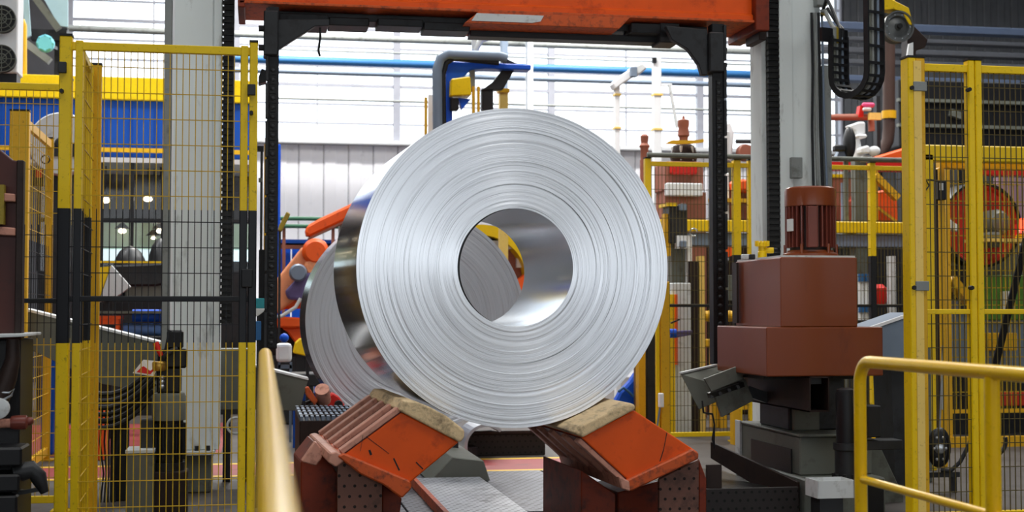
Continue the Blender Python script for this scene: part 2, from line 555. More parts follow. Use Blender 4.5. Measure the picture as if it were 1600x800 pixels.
# side and end walls, roof with skylight strips
struct(MB().box(HX0 - .3, HX0, HY0, HY1, 0, 10.8).build('wall_left', M['wall_dark']))
struct(MB().box(HX1, HX1 + .3, HY0, HY1, 0, 10.8).build('wall_right', M['wall_dark']))
wf = MB().box(HX0, HX1, HY0 - .3, HY0, 5.3, 10.8).box(HX0, HX1, HY0 - .3, HY0, 0, 1.9)      # unseen band of openings above a plinth, shaped to light the coil face
for xx in (-10, -5.6, -1.2, 3.2, 7.6, 12, 16.4):
    wf.box(xx, xx + .5, HY0 - .3, HY0, 1.9, 5.3)
struct(wf.build('wall_front', M['wall_dark']))
ceil = struct(MB().box(HX0, HX1, HY0, -2.0, 10.5, 10.8).box(HX0, HX1, 0, 5.2, 10.5, 10.8).box(HX0, HX1, 7.0, 11.8, 10.5, 10.8)
              .box(HX0, HX1, 13.6, 16.5, 10.5, 10.8).box(HX0, HX1, 19.5, 20.5, 10.5, 10.8).box(HX0, HX1, 24, HY1, 10.5, 10.8).build('ceiling', M['roof']))
for y0, y1 in ((-2, 0), (5.2, 7), (11.8, 13.6), (16.5, 19.5), (20.5, 24)):  # unseen glazed strips, widened over the rear to brighten that end
    piece('skylight', MB().box(HX0, HX1, y0, y1, 10.62, 10.64), M['glass'], ceil)
# end wall: white cladding below the glazing, dark cladding left and right of it
GX0, GX1, SILL = -3.45, 11.7, 4.5
wb = struct(MB().box(HX0, HX1, YW + .25, YW + .6, 0, SILL).box(HX0, GX0, YW + .25, YW + .6, SILL, 10.8).box(GX1, HX1, YW + .25, YW + .6, SILL, 10.8)
            .box(GX0, GX1, YW + .25, YW + .6, 9.6, 10.8).build('wall_back', M['wall_dark']))


def clad(mb, x, w, z0, z1):
    y = YW + .25
    return mb.prism([(x, y, z0), (x + w * .06, y - .026, z0), (x + w * .48, y - .026, z0), (x + w * .54, y - .012, z0), (x + w * .97, y - .012, z0), (x + w, y, z0)], (0, 0, z1 - z0))


x = GX0
proto = None
while x < 12:
    if proto is None:
        proto = clad(MB(), x, .46, 0, SILL - .06).build('cladding_panel', M['cladding'], wb)
        px0 = x
    else:
        c = proto.copy(); COL.objects.link(c); c.location.x = proto.location.x + (x - px0)
    x += .47
x, proto = 11.75, None
while x < HX1 - .5:
    if proto is None:
        proto = clad(MB(), x, .30, 3.2, 10.6).build('dark_cladding_panel', M['roof'], wb); px0 = x
    else:
        c = proto.copy(); COL.objects.link(c); c.location.x = proto.location.x + (x - px0)
    x += .31
struct(MB().box(GX0 - .1, GX1 + .1, YW - .02, YW + .3, SILL - .05, SILL + .02).build('trim_1', M['white']))
# five glazed bays, each a frame of slim bars with its panes
BAY = (GX1 - GX0) / 5
pane_me = None
for b in range(5):
    x0 = GX0 + b * BAY
    wn = struct(MB().box(x0, x0 + .09, YW + .2, YW + .34, SILL, 9.6).box(x0 + BAY - .04, x0 + BAY, YW + .2, YW + .34, SILL, 9.6).build('window_%d' % (b + 1), M['mullion']))
    rows, cols = 14, 2
    rh, cw = (9.6 - SILL) / rows, (BAY - .13) / cols
    for r in range(rows + 1):
        z = SILL + r * rh
        t = .03 if r % 3 else .055
        MB().box(x0 + .09, x0 + BAY - .04, YW + .23, YW + .31, z - t / 2, z + t / 2).build('glazing_bar', M['mullion'], wn)
    MB().box(x0 + .09 + cw - .013, x0 + .09 + cw + .013, YW + .24, YW + .3, SILL, 9.6).build('glazing_bar', M['mullion'], wn)
    for r in range(rows):
        for c in range(cols):
            z, xx = SILL + r * rh, x0 + .09 + c * cw
            p = MB().box(xx, xx + cw, YW + .265, YW + .272, z, z + rh)
            if pane_me is None:
                q = p.build('pane', M['glass'], wn); pane_me = q.data; pq = (xx, z); pl = wn.location.copy(); pb = q
            else:
                q = bpy.data.objects.new('pane', pane_me); COL.objects.link(q); q.parent = wn
                q.location = Vector((xx - pq[0], 0, z - pq[1])) + pl - wn.location

# ================================================================== THE COILS
R_, RB, LEN = .90, .334, 1.16


def coil(name, label, cen, rotz, R, rb, length, face_mat, seed, rings=150, amp=1.0):
    rnd = random.Random(seed)
    root = thing(name, label, 'steel coil', (cen.x, cen.y, cen.z - R), 'coils of sheet metal')
    root.rotation_euler = (0, 0, rotz)
    prof = []
    dr = (R - rb) / rings
    h = 0.0
    for i in range(rings):
        h = max(0, min(.007, h * .6 * amp + (rnd.uniform(-.0022, .003) + (.004 if rnd.random() < .06 else 0)) * amp))
        prof += [(rb + i * dr, -h), (rb + (i + .94) * dr, -h * .96)]
    prof.append((R, 0))

    def face(pr, y, flip):
        m = MB()
        n = 200
        vs = [(r * math.cos(2 * math.pi * k / n), y + (h if not flip else -h), r * math.sin(2 * math.pi * k / n)) for r, h in pr for k in range(n)]
        fs = []
        for i in range(len(pr) - 1):
            for k in range(n):
                q = (i * n + k, i * n + (k + 1) % n, (i + 1) * n + (k + 1) % n, (i + 1) * n + k)
                fs.append(q[::-1] if not flip else q)
        m.add(vs, fs)
        return m
    a = face(prof, 0, False).build('wound_edge', face_mat, root, smooth=True, local=True)
    b = face(prof[::6] + [prof[-1]], length, True).build('wound_edge', face_mat, root, smooth=True, local=True)
    n = 160
    rim = [(R - .006, 0), (R, .006), (R, length - .006), (R - .006, length)]
    sh = MB()
    vs = [(r * math.cos(2 * math.pi * k / n), y, r * math.sin(2 * math.pi * k / n)) for r, y in rim for k in range(n)]
    sh.add(vs, [(i * n + k, (i + 1) * n + k, (i + 1) * n + (k + 1) % n, i * n + (k + 1) % n)[::-1] for i in range(3) for k in range(n)])
    c = sh.build('outer_wrap', M['coil_shell'], root, smooth=True, local=True)
    bo = MB()
    rimb = [(rb, -.001), (rb, length + .001)]
    vs = [(r * math.cos(2 * math.pi * k / n), y, r * math.sin(2 * math.pi * k / n)) for r, y in rimb for k in range(n)]
    bo.add(vs, [(k, n + k, n + (k + 1) % n, (k + 1) % n) for k in range(n)])
    d = bo.build('bore', M['coil_bore'], root, smooth=True, local=True)
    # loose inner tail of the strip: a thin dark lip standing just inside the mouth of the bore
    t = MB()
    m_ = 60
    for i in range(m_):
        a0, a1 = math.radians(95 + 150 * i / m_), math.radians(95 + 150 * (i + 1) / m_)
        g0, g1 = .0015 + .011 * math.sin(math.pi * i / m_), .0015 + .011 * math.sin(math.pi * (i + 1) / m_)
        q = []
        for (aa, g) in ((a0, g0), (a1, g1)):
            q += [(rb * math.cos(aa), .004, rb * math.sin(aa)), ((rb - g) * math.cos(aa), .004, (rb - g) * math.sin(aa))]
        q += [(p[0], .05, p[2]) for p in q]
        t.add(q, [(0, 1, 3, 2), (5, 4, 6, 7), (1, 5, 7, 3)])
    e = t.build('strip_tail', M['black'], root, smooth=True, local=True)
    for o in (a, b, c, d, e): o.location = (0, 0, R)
    return root


CC = at(806, 418, 7.79)
coil('metal_coil', 'large silver coil with ringed bright face resting on the two orange saddles', CC, math.radians(3.0), R_, RB, LEN, M['coil_face'], 3)
C2 = at(652, 500, 11.3)
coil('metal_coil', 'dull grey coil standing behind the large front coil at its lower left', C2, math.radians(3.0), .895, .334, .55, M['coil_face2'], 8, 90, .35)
# cart under the rear coil
t = thing('coil_cart', 'low dark coil cart carrying the rear grey coil', 'cart', (C2.x, C2.y + .3, 0))
zb = C2.z - .895
MB().box(C2.x - .34, C2.x + .34, C2.y + .02, C2.y + .52, .10, zb - .05).build('deck', M['dark'], t, bevel=.01)
for s in (-1, 1):
    xx = sorted((C2.x + s * .22, C2.x + s * .55))
    MB().prism([(C2.x + s * .05, C2.y + .05, zb - .05), (C2.x + s * .32, C2.y + .05, zb - .05), (C2.x + s * .32, C2.y + .05, zb + .04)], (0, .44, 0)).build('wedge', M['orange_dark'], t, bevel=.006)
    for yy in (.13, .42):
        MB().lathe([(.085, -.03), (.1, -.02), (.1, .02), (.085, .03)], (C2.x + s * .28, C2.y + yy, .1), 'X', 20).build('wheel', M['dark'], t, smooth=True)

# ================================================================== THE SADDLES
YS, DS = 7.5, 1.2
AX = Vector((-math.sin(math.radians(3)), math.cos(math.radians(3)), 0))     # the coil's axis


def V2(p, Y=YS): return at(p[0], p[1], Y)


def saddle(name, label, A, B, C, D, pad, lip, ribs_on, plate, legs):
    """A..D: outline of the slanted block seen from the front, as pixels on the plane Y = YS."""
    a, b, c, d = V2(A), V2(B), V2(C), V2(D)
    base = Vector(((a.x + c.x) / 2, YS + DS / 2, 0))
    t = thing(name, label, 'coil saddle', base)
    MB().prism([a, b, c, d], AX * DS).build('block', M['orange'], t, bevel=.008, seg=2)
    p0, p1 = (V2(q) for q in ribs_on)
    nrm = (p1 - p0).normalized().cross(Vector((0, 1, 0))).normalized()
    ctr = (a + b + c + d) / 4
    if nrm.dot(p0 - ctr) < 0: nrm = -nrm
    MB().prism([p0, p1, p1 + nrm * .006, p0 + nrm * .006], AX * DS).build('side_sheet', M['rib_gap'], t)
    for i in range(5):
        y0 = (DS - .078) / 4 * i
        MB().prism([p0 + AX * y0, p1 + AX * y0, p1 + nrm * .032 + AX * y0, p0 + nrm * .032 + AX * y0], AX * .078).build('rib', M['rib'], t, bevel=.004)
    pp = [V2(q, YS - .02) for q in pad]
    m = MB()
    m.prism(pp, AX * (DS + .04))
    m.build('pad', M['pad'], t, bevel=.012, seg=3)
    m = MB(); m.prism([V2(q, YS - .03) for q in lip], AX * (DS + .06)); m.build('lip', M['orange_worn'], t, bevel=.008)
    m = MB(); pl = [V2(q, YS + .03) for q in plate]
    pl = [Vector((q.x, q.y, max(0, q.z))) for q in pl]
    m.prism(pl, (0, .03, 0)); m.build('perforated_plate', M['perf_brown'], t, bevel=.003)
    for i, (q, dy, dp, mt) in enumerate(legs):
        m = MB(); pl = [V2(w, YS + dy) for w in q]
        pl = [Vector((w.x, w.y, max(0, w.z))) for w in pl]
        m.prism(pl, AX * dp); m.build('leg' if i < 2 else 'bracket', M[mt], t, bevel=.006)
    return t, a, b, c, d


F = 900   # a pixel row well below the floor; clamped to z = 0
sl = saddle('coil_saddle', 'slanted orange saddle block with pink ribbed side under the coil, beside the foreground yellow rail',
            (536, 711), (627, 644), (717, 691), (641, 754),
            [(622, 641), (632, 626), (650, 627), (672, 636), (698, 650), (726, 672), (726, 684), (719, 692)],
            [(527, 713), (537, 708), (642, 752), (643, 764), (628, 779), (598, 757), (563, 741)],
            ((536, 711), (627, 644)),
            [(527, 716), (597, 752), (597, F), (527, F)],
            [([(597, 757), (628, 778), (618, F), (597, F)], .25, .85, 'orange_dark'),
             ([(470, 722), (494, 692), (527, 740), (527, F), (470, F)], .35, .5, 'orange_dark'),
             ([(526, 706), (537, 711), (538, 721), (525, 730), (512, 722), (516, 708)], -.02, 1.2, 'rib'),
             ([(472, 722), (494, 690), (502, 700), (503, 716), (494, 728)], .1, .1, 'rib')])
sr = saddle('coil_saddle', 'slanted orange saddle block with worn cream pad under the coil, on the gearbox side',
            (908, 684), (991, 641), (1090, 706), (982, 751),
            [(911, 684), (893, 675), (905, 666), (936, 651), (966, 636), (984, 629), (993, 633), (993, 640)],
            [(976, 752), (1082, 702), (1092, 707), (1092, 717), (986, 768), (974, 764)],
            ((908, 684), (982, 751)),
            [(1030, 749), (1092, 718), (1092, F), (1030, F)],
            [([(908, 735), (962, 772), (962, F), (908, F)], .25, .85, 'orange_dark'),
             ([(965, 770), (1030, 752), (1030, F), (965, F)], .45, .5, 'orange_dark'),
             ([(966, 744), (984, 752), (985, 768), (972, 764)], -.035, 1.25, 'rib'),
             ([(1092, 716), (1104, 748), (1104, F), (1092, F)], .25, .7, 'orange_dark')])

for par, marks in ((sl[0], (((567, 680), (563, 705), .006), ((577, 703), (580, 711), .012), ((615, 716), (624, 735), .008), ((572, 682), (608, 709), .003), ((650, 722), (661, 733), .006))),
                   (sr[0], (((1042, 676), (1037, 702), .004), ((1037, 702), (1031, 721), .005)))):
    for a, b, w in marks:
        MB().bar(V2(a, YS - .0005), V2(b, YS - .0005), .002, w).build('scuff_mark', M['black'], par)

# ---- grey floor pieces between the saddles
t = thing('walkway_step', 'flat pale grey perforated step plate on the floor between the saddles', 'plate', (1.2, 9.3, 0))
X0, X1 = atz(652, 757, .05).x, atz(757, 752, .05).x
MB().box(X0, X1, 8.1, 10.35, .025, .06).build('tread_plate', M['perf_lite'], t, bevel=.004)
MB().box(X0 - .03, X0, 8.1, 10.35, .025, .09).build('kerb', M['orange_worn'], t)
X0, X1 = at(700, 730, 10.45).x, at(765, 740, 10.45).x
tag(MB().prism([(X0 - .15, 10.42, 0.02), (X0 + .03, 10.42, .2), (X1 - .05, 10.42, .17), (X1, 10.42, .02)], (0, 1.2, 0)).build('floor_wedge', M['plate_grey'], bevel=.006),
    'grey steel ramp wedge on the floor behind the pale step plate', 'ramp')
t = thing('perforated_box', 'low dark perforated box on the floor just behind and under the front coil', 'box', (at(790, 700, 12.3).x, 12.5, 0))
X0, X1, _, Z1 = xz(726, 852, 678, 712, 12.4)
MB().box(X0, X1, 12.4, 13.2, 0, Z1).build('housing', M['perf_dark'], t, bevel=.006)
MB().box(X0 - .02, X1 + .02, 12.37, 13.22, Z1, Z1 + .03).build('lid', M['darkbrown'], t, bevel=.004)
t = thing('bent_sheet', 'curved grey metal sheet bent like a gutter at the end of the dark perforated box', 'sheet', (at(748, 700, 12.1).x, 12.2, 0))
c = at(760, 697, 12.0)
m = MB()
o_ = arc(c, (1, 0, 0), (0, 0, 1), .19, math.pi * .25, math.pi * 1.12, 14)
i_ = arc(c, (1, 0, 0), (0, 0, 1), .165, math.pi * .25, math.pi * 1.12, 14)
for k in range(14):
    m.prism([o_[k], o_[k + 1], i_[k + 1], i_[k]], (0, .5, 0))
m.build('sheet', M['steel'], t, smooth=True)
MB().box(c.x - .185, c.x - .06, 12.1, 12.34, 0, c.z - .02).build('bracket', M['dark'], t)
# slatted dark box left of the left saddle
t = thing('slatted_platform', 'dark platform with a slatted grey top behind the left saddle', 'platform', (at(505, 690, 9.7).x, 10, 0))
X0, X1, _, Z1 = xz(468, 560, 650, 700, 9.6)
MB().box(X0, X1, 9.6, 10.7, 0, Z1 - .03).build('body', M['darkbrown'], t, bevel=.006)
n = 11
for i in range(n):
    xx = X0 + (X1 - X0) * i / n
    MB().box(xx + .004, xx + (X1 - X0) / n - .012, 9.6, 10.7, Z1 - .03, Z1).build('slat', M['grey_blue'], t)
for i in range(4):
    yy = 9.6 + i * .28
    MB().box(X0, X1, yy + .1, yy + .125, Z1 - .012, Z1 + .004).build('cross_bar', M['darkbrown'], t)
# ================================================================== GANTRY: two columns, cross-beam, hanging chain arms
YG = 10.25


def rack(t, x0, x1, y, z0, z1, pitch):
    MB().box(x0 + .012, x1, y + .03, y + .12, z0, z1).build('rack_bar', M['black'], t)
    m = MB()
    z = z0
    while z < z1 - .01:
        m.box(x0, x1 - .01, y, y + .05, z, z + pitch * .55)
        z += pitch
    m.build('rack_teeth', M['black_oil'], t, kind='stuff')


t = thing('gantry_column', 'pale grey steel column with black toothed rack behind the yellow mesh fence', 'column', (at(300, 700, YG).x, YG + .2, 0))
X0, X1, _, _ = xz(266, 331, 0, 690, YG)
XE = at(345, 300, YG).x
MB().box(X0, X1, YG, YG + .5, .30, 6.5).build('web', M['column'], t, bevel=.008)
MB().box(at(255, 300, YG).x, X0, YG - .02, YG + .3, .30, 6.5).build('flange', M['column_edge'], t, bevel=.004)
MB().box(X1, XE, YG + .02, YG + .45, .30, 6.5).build('flange', M['column'], t, bevel=.004)
MB().box(X0 + .004, X0 + .02, YG - .012, YG, .30, 6.5).build('edge_strip', M['white'], t)
rack(t, XE, at(364, 300, YG).x, YG, at(355, 505, YG).z, 6.5, .045)
MB().box(at(248, 690, YG).x, at(336, 690, YG).x, YG - .08, YG + .6, .27, .30).build('base_plate', M['grey_lite'], t, bevel=.004)
MB().box(at(256, 690, YG).x, at(330, 690, YG).x, YG - .02, YG + .5, .0, .27).build('footing', M['grey'], t, bevel=.01)
for xx in (262, 285, 308, 325):
    p = at(xx, 680, YG - .04)
    MB().cyl((p.x, YG - .045, .30), (p.x, YG - .045, .335), .016, n=6).build('anchor_bolt', M['dark'], t)

t = thing('gantry_column', 'pale grey steel column with black rack and cables behind the brown gearbox', 'column', (at(1255, 700, YG).x, YG + .2, 0))
X0, X1 = at(1221, 200, YG).x, at(1268, 200, YG).x
MB().box(X0, X1 + .08, YG, YG + .5, 0, 6.5).build('web', M['column'], t, bevel=.008)
MB().box(at(1217, 200, YG).x, at(1238, 200, YG).x, YG - .02, YG, 0, 6.5).build('flange', M['column'], t, bevel=.004)
MB().box(at(1283, 200, YG).x, at(1297, 200, YG).x, YG - .03, YG + .3, 0, at(1290, 103, YG).z).build('cable_duct', M['column_edge'], t, bevel=.004)
MB().box(at(1194, 200, YG).x, at(1201, 200, YG).x, YG + .05, YG + .3, 0, at(1198, 55, YG).z).build('side_plate', M['column'], t)
rack(t, at(1199, 200, YG).x, at(1218, 200, YG).x, YG - .03, 0.6, 6.5, .045)
p = at(1277, 6, YG)
MB().box(p.x - .035, p.x + .055, YG - .08, YG, p.z - .03, 6.3).build('junction_box', M['column_edge'], t, bevel=.006)
for i, (px, r, mt) in enumerate(((1268, .011, 'rubber'), (1273, .013, 'column_edge'), (1279, .012, 'rubber'), (1284, .010, 'grey_blue'))):
    a, b = at(px, 20, YG - .045), at(px + 2, 110, YG - .045)
    c, d = at(px + 1 + i, 200, YG - .045), at(px + 4 + 2 * i, 330, YG - .06)
    MB().tube([a, b, c, d, (d.x, d.y, d.z - .5)], r, 8).build('cable', M[mt], t, smooth=True)
p = at(1238, 263, YG)
MB().box(p.x - .03, p.x + .06, YG - .06, YG, p.z - .08, p.z + .08).build('switch_box', M['column_edge'], t, bevel=.004)

# ---- cross-beam
t = thing('gantry_beam', 'orange painted gantry cross-beam spanning the top between the two columns', 'beam', (at(785, 20, YG).x, YG + .2, at(785, 25, YG).z))
XL, XR = at(374, 5, YG - .2).x, at(1196, 20, YG - .2).x
Zb, Zl, Zt = at(785, 22, YG - .2).z, at(785, 8, YG - .2).z, at(785, 8, YG - .2).z + .5
m = MB()
m.prism([(XL, YG - .2, Zb + .02), (XL, YG - .2, Zl), (XL, YG - .17, Zl + .01), (XL, YG - .17, Zt), (XL, YG + .35, Zt), (XL, YG + .35, Zb + .02)], (XR - XL, 0, 0))
m.build('box_girder', M['orange'], t, bevel=.006)
MB().box(XL, XR - .1, YG - .24, YG + .36, Zb - .0, Zb + .02).build('bottom_flange', M['orange_worn'], t, bevel=.004)
MB().box(at(1178, 20, YG - .22).x, XR + .01, YG - .26, YG + .38, Zb - .06, Zt + .02).build('end_plate', M['orange_dark'], t, bevel=.006)
MB().box(XL - .01, XL + .04, YG - .24, YG + .38, Zb - .03, Zt + .02).build('end_plate', M['orange_dark'], t, bevel=.006)
z = Zb
a, b, c, d = at(748, 25, YG - .25), at(985, 32, YG - .25), at(968, 47, YG - .25), at(726, 40, YG - .25)
MB().prism([(a.x, a.y, z), (b.x, a.y, z), (c.x, a.y, z - .085), (d.x, a.y, z - .085)], (0, .5, 0)).build('skid_plate', M['orange_worn'], t, bevel=.004)
MB().prism([(at(745, 30, YG - .26).x, YG - .256, z - .012), (at(850, 30, YG - .26).x, YG - .256, z - .012), (at(845, 30, YG - .26).x, YG - .256, z - .055), (at(832, 30, YG - .26).x, YG - .256, z - .068), (at(737, 30, YG - .26).x, YG - .256, z - .068)], (0, .006, 0)).build('worn_sticker', M['grey_lite'], t)
# dark slide rails under the beam
for x0, x1, dz0, dz1 in ((436, 514, .035, .125), (514, 578, .05, .11), (590, 662, .045, .10), (662, 735, .06, .12), (985, 1032, .01, .085), (1030, 1062, .0, .15), (1062, 1106, .05, .12)):
    X0, X1 = at(x0, 30, YG - .1).x, at(x1, 30, YG - .1).x
    MB().box(X0, X1 - .006, YG - .12, YG + .12, Zb - dz1, Zb - dz0).build('slide_rail', M['dark'], t, bevel=.006)
X0, X1 = at(430, 30, YG - .1).x, at(1110, 30, YG - .1).x
MB().box(X0, X1, YG - .02, YG + .2, Zb - .055, Zb).build('slide_bed', M['dark'], t, bevel=.004)
MB().box(at(735, 45, YG).x, at(1030, 45, YG).x, YG, YG + .15, Zb - .13, Zb - .08).build('lower_rail', M['black'], t, bevel=.004)
p = at(1192, 48, YG - .2)
MB().box(p.x - .03, p.x + .03, YG - .2, YG + .1, p.z - .07, Zb).build('end_stop', M['darkbrown'], t, bevel=.006)
p = at(500, 44, YG - .12)
MB().tube([(p.x, YG - .13, Zb - .12), (p.x + .002, YG - .13, Zb - .2), (p.x - .01, YG - .13, Zb - .3), (p.x, YG - .13, Zb - .34)], .008, 8).build('hose_end', M['dark'], t, smooth=True)


def chain_arm(label, x0, x1, bx0, bx1, by0, by1, yend, gus, side):
    Xa, Xb = at(x0, 300, YG - .1).x, at(x1, 300, YG - .1).x
    Y = YG - .27
    zb = at((x0 + x1) / 2, yend, Y).z
    zt = Zb - .02
    t = thing('chain_arm', label, 'lifting arm', ((Xa + Xb) / 2, Y, zb), 'arms hanging from the orange beam')
    MB().box(Xa, Xb, Y + .02, Y + .12, zb, zt).build('guide_channel', M['black'], t, bevel=.004)
    n = 9
    for i in range(n):
        z0 = zb + (zt - zb) * i / n
        s0 = Xa if side < 0 else Xb
        MB().box(s0 - .011, s0 + .011, Y - .002, Y + .03, z0 + .006, z0 + (zt - zb) / n - .012).build('edge_plate', M['dark'], t, bevel=.003)
    # roller chain: side links and pins
    xc, z = (Xa + Xb) / 2, zb + .04
    pin = link = None
    k = 0
    while z < zt - .45:
        if pin is None:
            pin = MB().lathe([(.004, -.022), (.012, -.02), (.019, -.012), (.019, 0)], (xc, Y + .02, z), 'Y', 12).build('chain_pin', M['dark'], t, smooth=True)
            link = MB().prism([(xc - .022, Y + .004, z - .03), (xc + .022, Y + .004, z - .03), (xc + .014, Y + .004, z + .0), (xc + .022, Y + .004, z + .03), (xc - .022, Y + .004, z + .03), (xc - .014, Y + .004, z)], (0, .014, 0)).build('chain_link', M['black_oil'], t)
            zz = z
        else:
            for q in (pin, link):
                c = q.copy(); COL.objects.link(c); c.location.z = q.location.z + z - zz
        z += .066
    X0, X1, Z0, Z1 = xz(bx0, bx1, by0, by1, Y - .04)
    MB().box(X0, X1, Y - .04, Y + .14, Z0, min(Z1, zt)).build('carriage', M['dark'], t, bevel=.008)
    for zz in (Z0 + .06, Z1 - .12):
        xx = X0 if side < 0 else X1
        MB().cyl((xx, Y + .02, zz), (xx + side * .035, Y + .02, zz), .022, n=6).build('bolt', M['black'], t)
    MB().pprism(gus, Y, .06).build('gusset', M['dark'], t, bevel=.005)
    return t


chain_arm('black chain arm hanging from the beam left of the coil', 416, 434, 412, 435, 16, 86, 545,
          [(434, 30), (515, 30), (515, 40), (492, 41), (434, 78)], -1)
chain_arm('black chain arm hanging from the beam between coil and brown gearbox', 1104, 1123, 1109, 1132, 50, 112, 570,
          [(1040, 40), (1106, 46), (1106, 117), (1097, 117), (1092, 100), (1074, 76), (1050, 62)], 1)
# dark guard strip beside the left arm
tag(MB().pbox(404, 415, 390, 520, YG - .05, .08, 0.0).build('guard_strip', M['black'], bevel=.004), 'narrow black upright guard close beside the left hanging chain arm', 'guard')

# ---- cable chain hanging in a loop right of the right column
YCH = 9.7
pL, pR = at(1310, 58, YCH), at(1365, -30, YCH - .28)
bd = (Vector((pR.x, pR.y, 0)) - Vector((pL.x, pL.y, 0)))
span = bd.length
bd.normalize()
wd = Vector((bd.y * -1, bd.x, 0))          # width of the chain, across the loop
if wd.x < 0: wd = -wd
wd = (wd + Vector((.75, .1, 0))).normalized()
zlow = at(1330, 140, YCH).z
cen = Vector(((pL.x + pR.x) / 2, (pL.y + pR.y) / 2, zlow))
rad = span / 2
path = [Vector((pL.x, pL.y, pL.z + (zlow - pL.z) * i / 5)) for i in range(5)]
zc = zlow + rad * .55
path = [Vector((pL.x, pL.y, pL.z + (zc - pL.z) * i / 5)) for i in range(5)]
path += [cen + Vector((0, 0, zc - zlow)) - bd * (rad * math.cos(math.pi * i / 9)) - Vector((0, 0, 1)) * (rad * math.sin(math.pi * i / 9)) for i in range(10)]
n = 18
path += [Vector((pR.x, pR.y, zc + (5.2 - zc) * i / n)) for i in range(1, n)]
t = thing('cable_chain', 'black plastic cable carrier chain hanging in a loop beside the right column', 'cable chain', (cen.x, cen.y, zc - rad))
WH, TH = .075, .045
for i in range(len(path) - 1):
    a, b = path[i], path[i + 1]
    d = (b - a).normalized()
    nn = wd.cross(d).normalized()
    m = MB()
    for s in (-1, 1):
        m.bar(a - d * .004 + wd * (s * WH), b + d * .004 + wd * (s * WH), .014, TH, nn)
    for s in (-1, 1):
        mid = (a + b) / 2 + nn * (s * TH * .42)
        m.bar(mid - wd * WH, mid + wd * WH, .02, .007, nn)
    m.build('chain_link', M['rubber'], t)
for i, s in enumerate((-.55, -.2, .15, .5)):
    MB().tube([p + wd * (WH * s) for p in path], .011, 8).build('cable', M[('grey', 'column_edge', 'rubber', 'grey_blue')[i]], t, smooth=True)
top = path[0]
q0 = at(1284, 18, YG - .06)
for i, (s, hgt, mt) in enumerate(((-.5, .06, 'column_edge'), (-.2, .03, 'olive'), (.2, .16, 'rubber'), (.55, .08, 'rubber'))):
    e = top + wd * (WH * s)
    MB().tube([q0 + Vector((0, 0, -.01 * i)), q0 + (e - q0) * .3 + Vector((0, 0, hgt)), q0 + (e - q0) * .7 + Vector((0, 0, hgt * .75)), e + Vector((0, 0, .06)), e - Vector((0, 0, .05))], .014, 8).build('cable', M[mt], t, smooth=True)
MB().bar(top + Vector((0, .02, .01)) - wd * .16, top + Vector((0, .02, .01)) + wd * .09, .03, .10).build('end_bracket', M['black'], t)

# ---- grey wheel under a yellow housing, top right
Yw = 11.2
c = at(1403, 42, Yw)
t = thing('sheave_wheel', 'grey pulley wheel in a yellow housing near the top right, behind the cable chain', 'pulley', (c.x, c.y, c.z - .13))
rr = 26 / FPX * Yw * 1.03
prof = [(rr * .12, -.03), (rr * .2, -.03), (rr * .24, .0), (rr * .62, .015), (rr * .70, -.012), (rr * .86, -.012), (rr * .9, -.03), (rr, -.03), (rr, .0), (rr * .9, .02), (rr * .9, .04), (rr, .06), (rr, .08), (rr * .12, .08)]
MB().lathe(prof, c, 'Y', 40, closed=True).build('wheel', M['wheel_grey'], t, smooth=True)
MB().lathe([(rr * .02, -.05), (rr * .16, -.05), (rr * .2, -.02), (rr * .2, .1)], c, 'Y', 20).build('hub', M['black'], t, smooth=True)
for k in range(10):
    a = 2 * math.pi * k / 10
    q = c + Vector((rr * .78 * math.cos(a), -.016, rr * .78 * math.sin(a)))
    MB().cyl(q, q + Vector((0, .01, 0)), .006, n=6).build('rivet', M['steel'], t)
m = MB(); m.pprism([(1372, -12), (1400, 2), (1420, 12), (1428, 40), (1421, 38), (1410, 18), (1396, 14), (1376, 16)], Yw - .02, .16); m.build('housing', M['yellow'], t, bevel=.004)
m = MB(); m.pbox(1376, 1398, -120, 6, Yw + .05, .1); m.build('hanger', M['yellow'], t)
m = MB(); m.pprism([(1418, 40), (1426, 38), (1450, 62), (1446, 74), (1432, 78), (1430, 95), (1418, 95)], Yw + .1, .12); m.build('bracket', M['darkbrown'], t, bevel=.005)
tag(MB().pprism([(1421, 68), (1427, 66), (1427, 120), (1424, 900), (1418, 900), (1416, 100)], 10.9, .03).build('white_plate', M['white']), 'narrow white strip sticking up above the right fence post under the pulley wheel', 'plate')
# ================================================================== MESH FENCES AND HANDRAILS
FT = 2.76


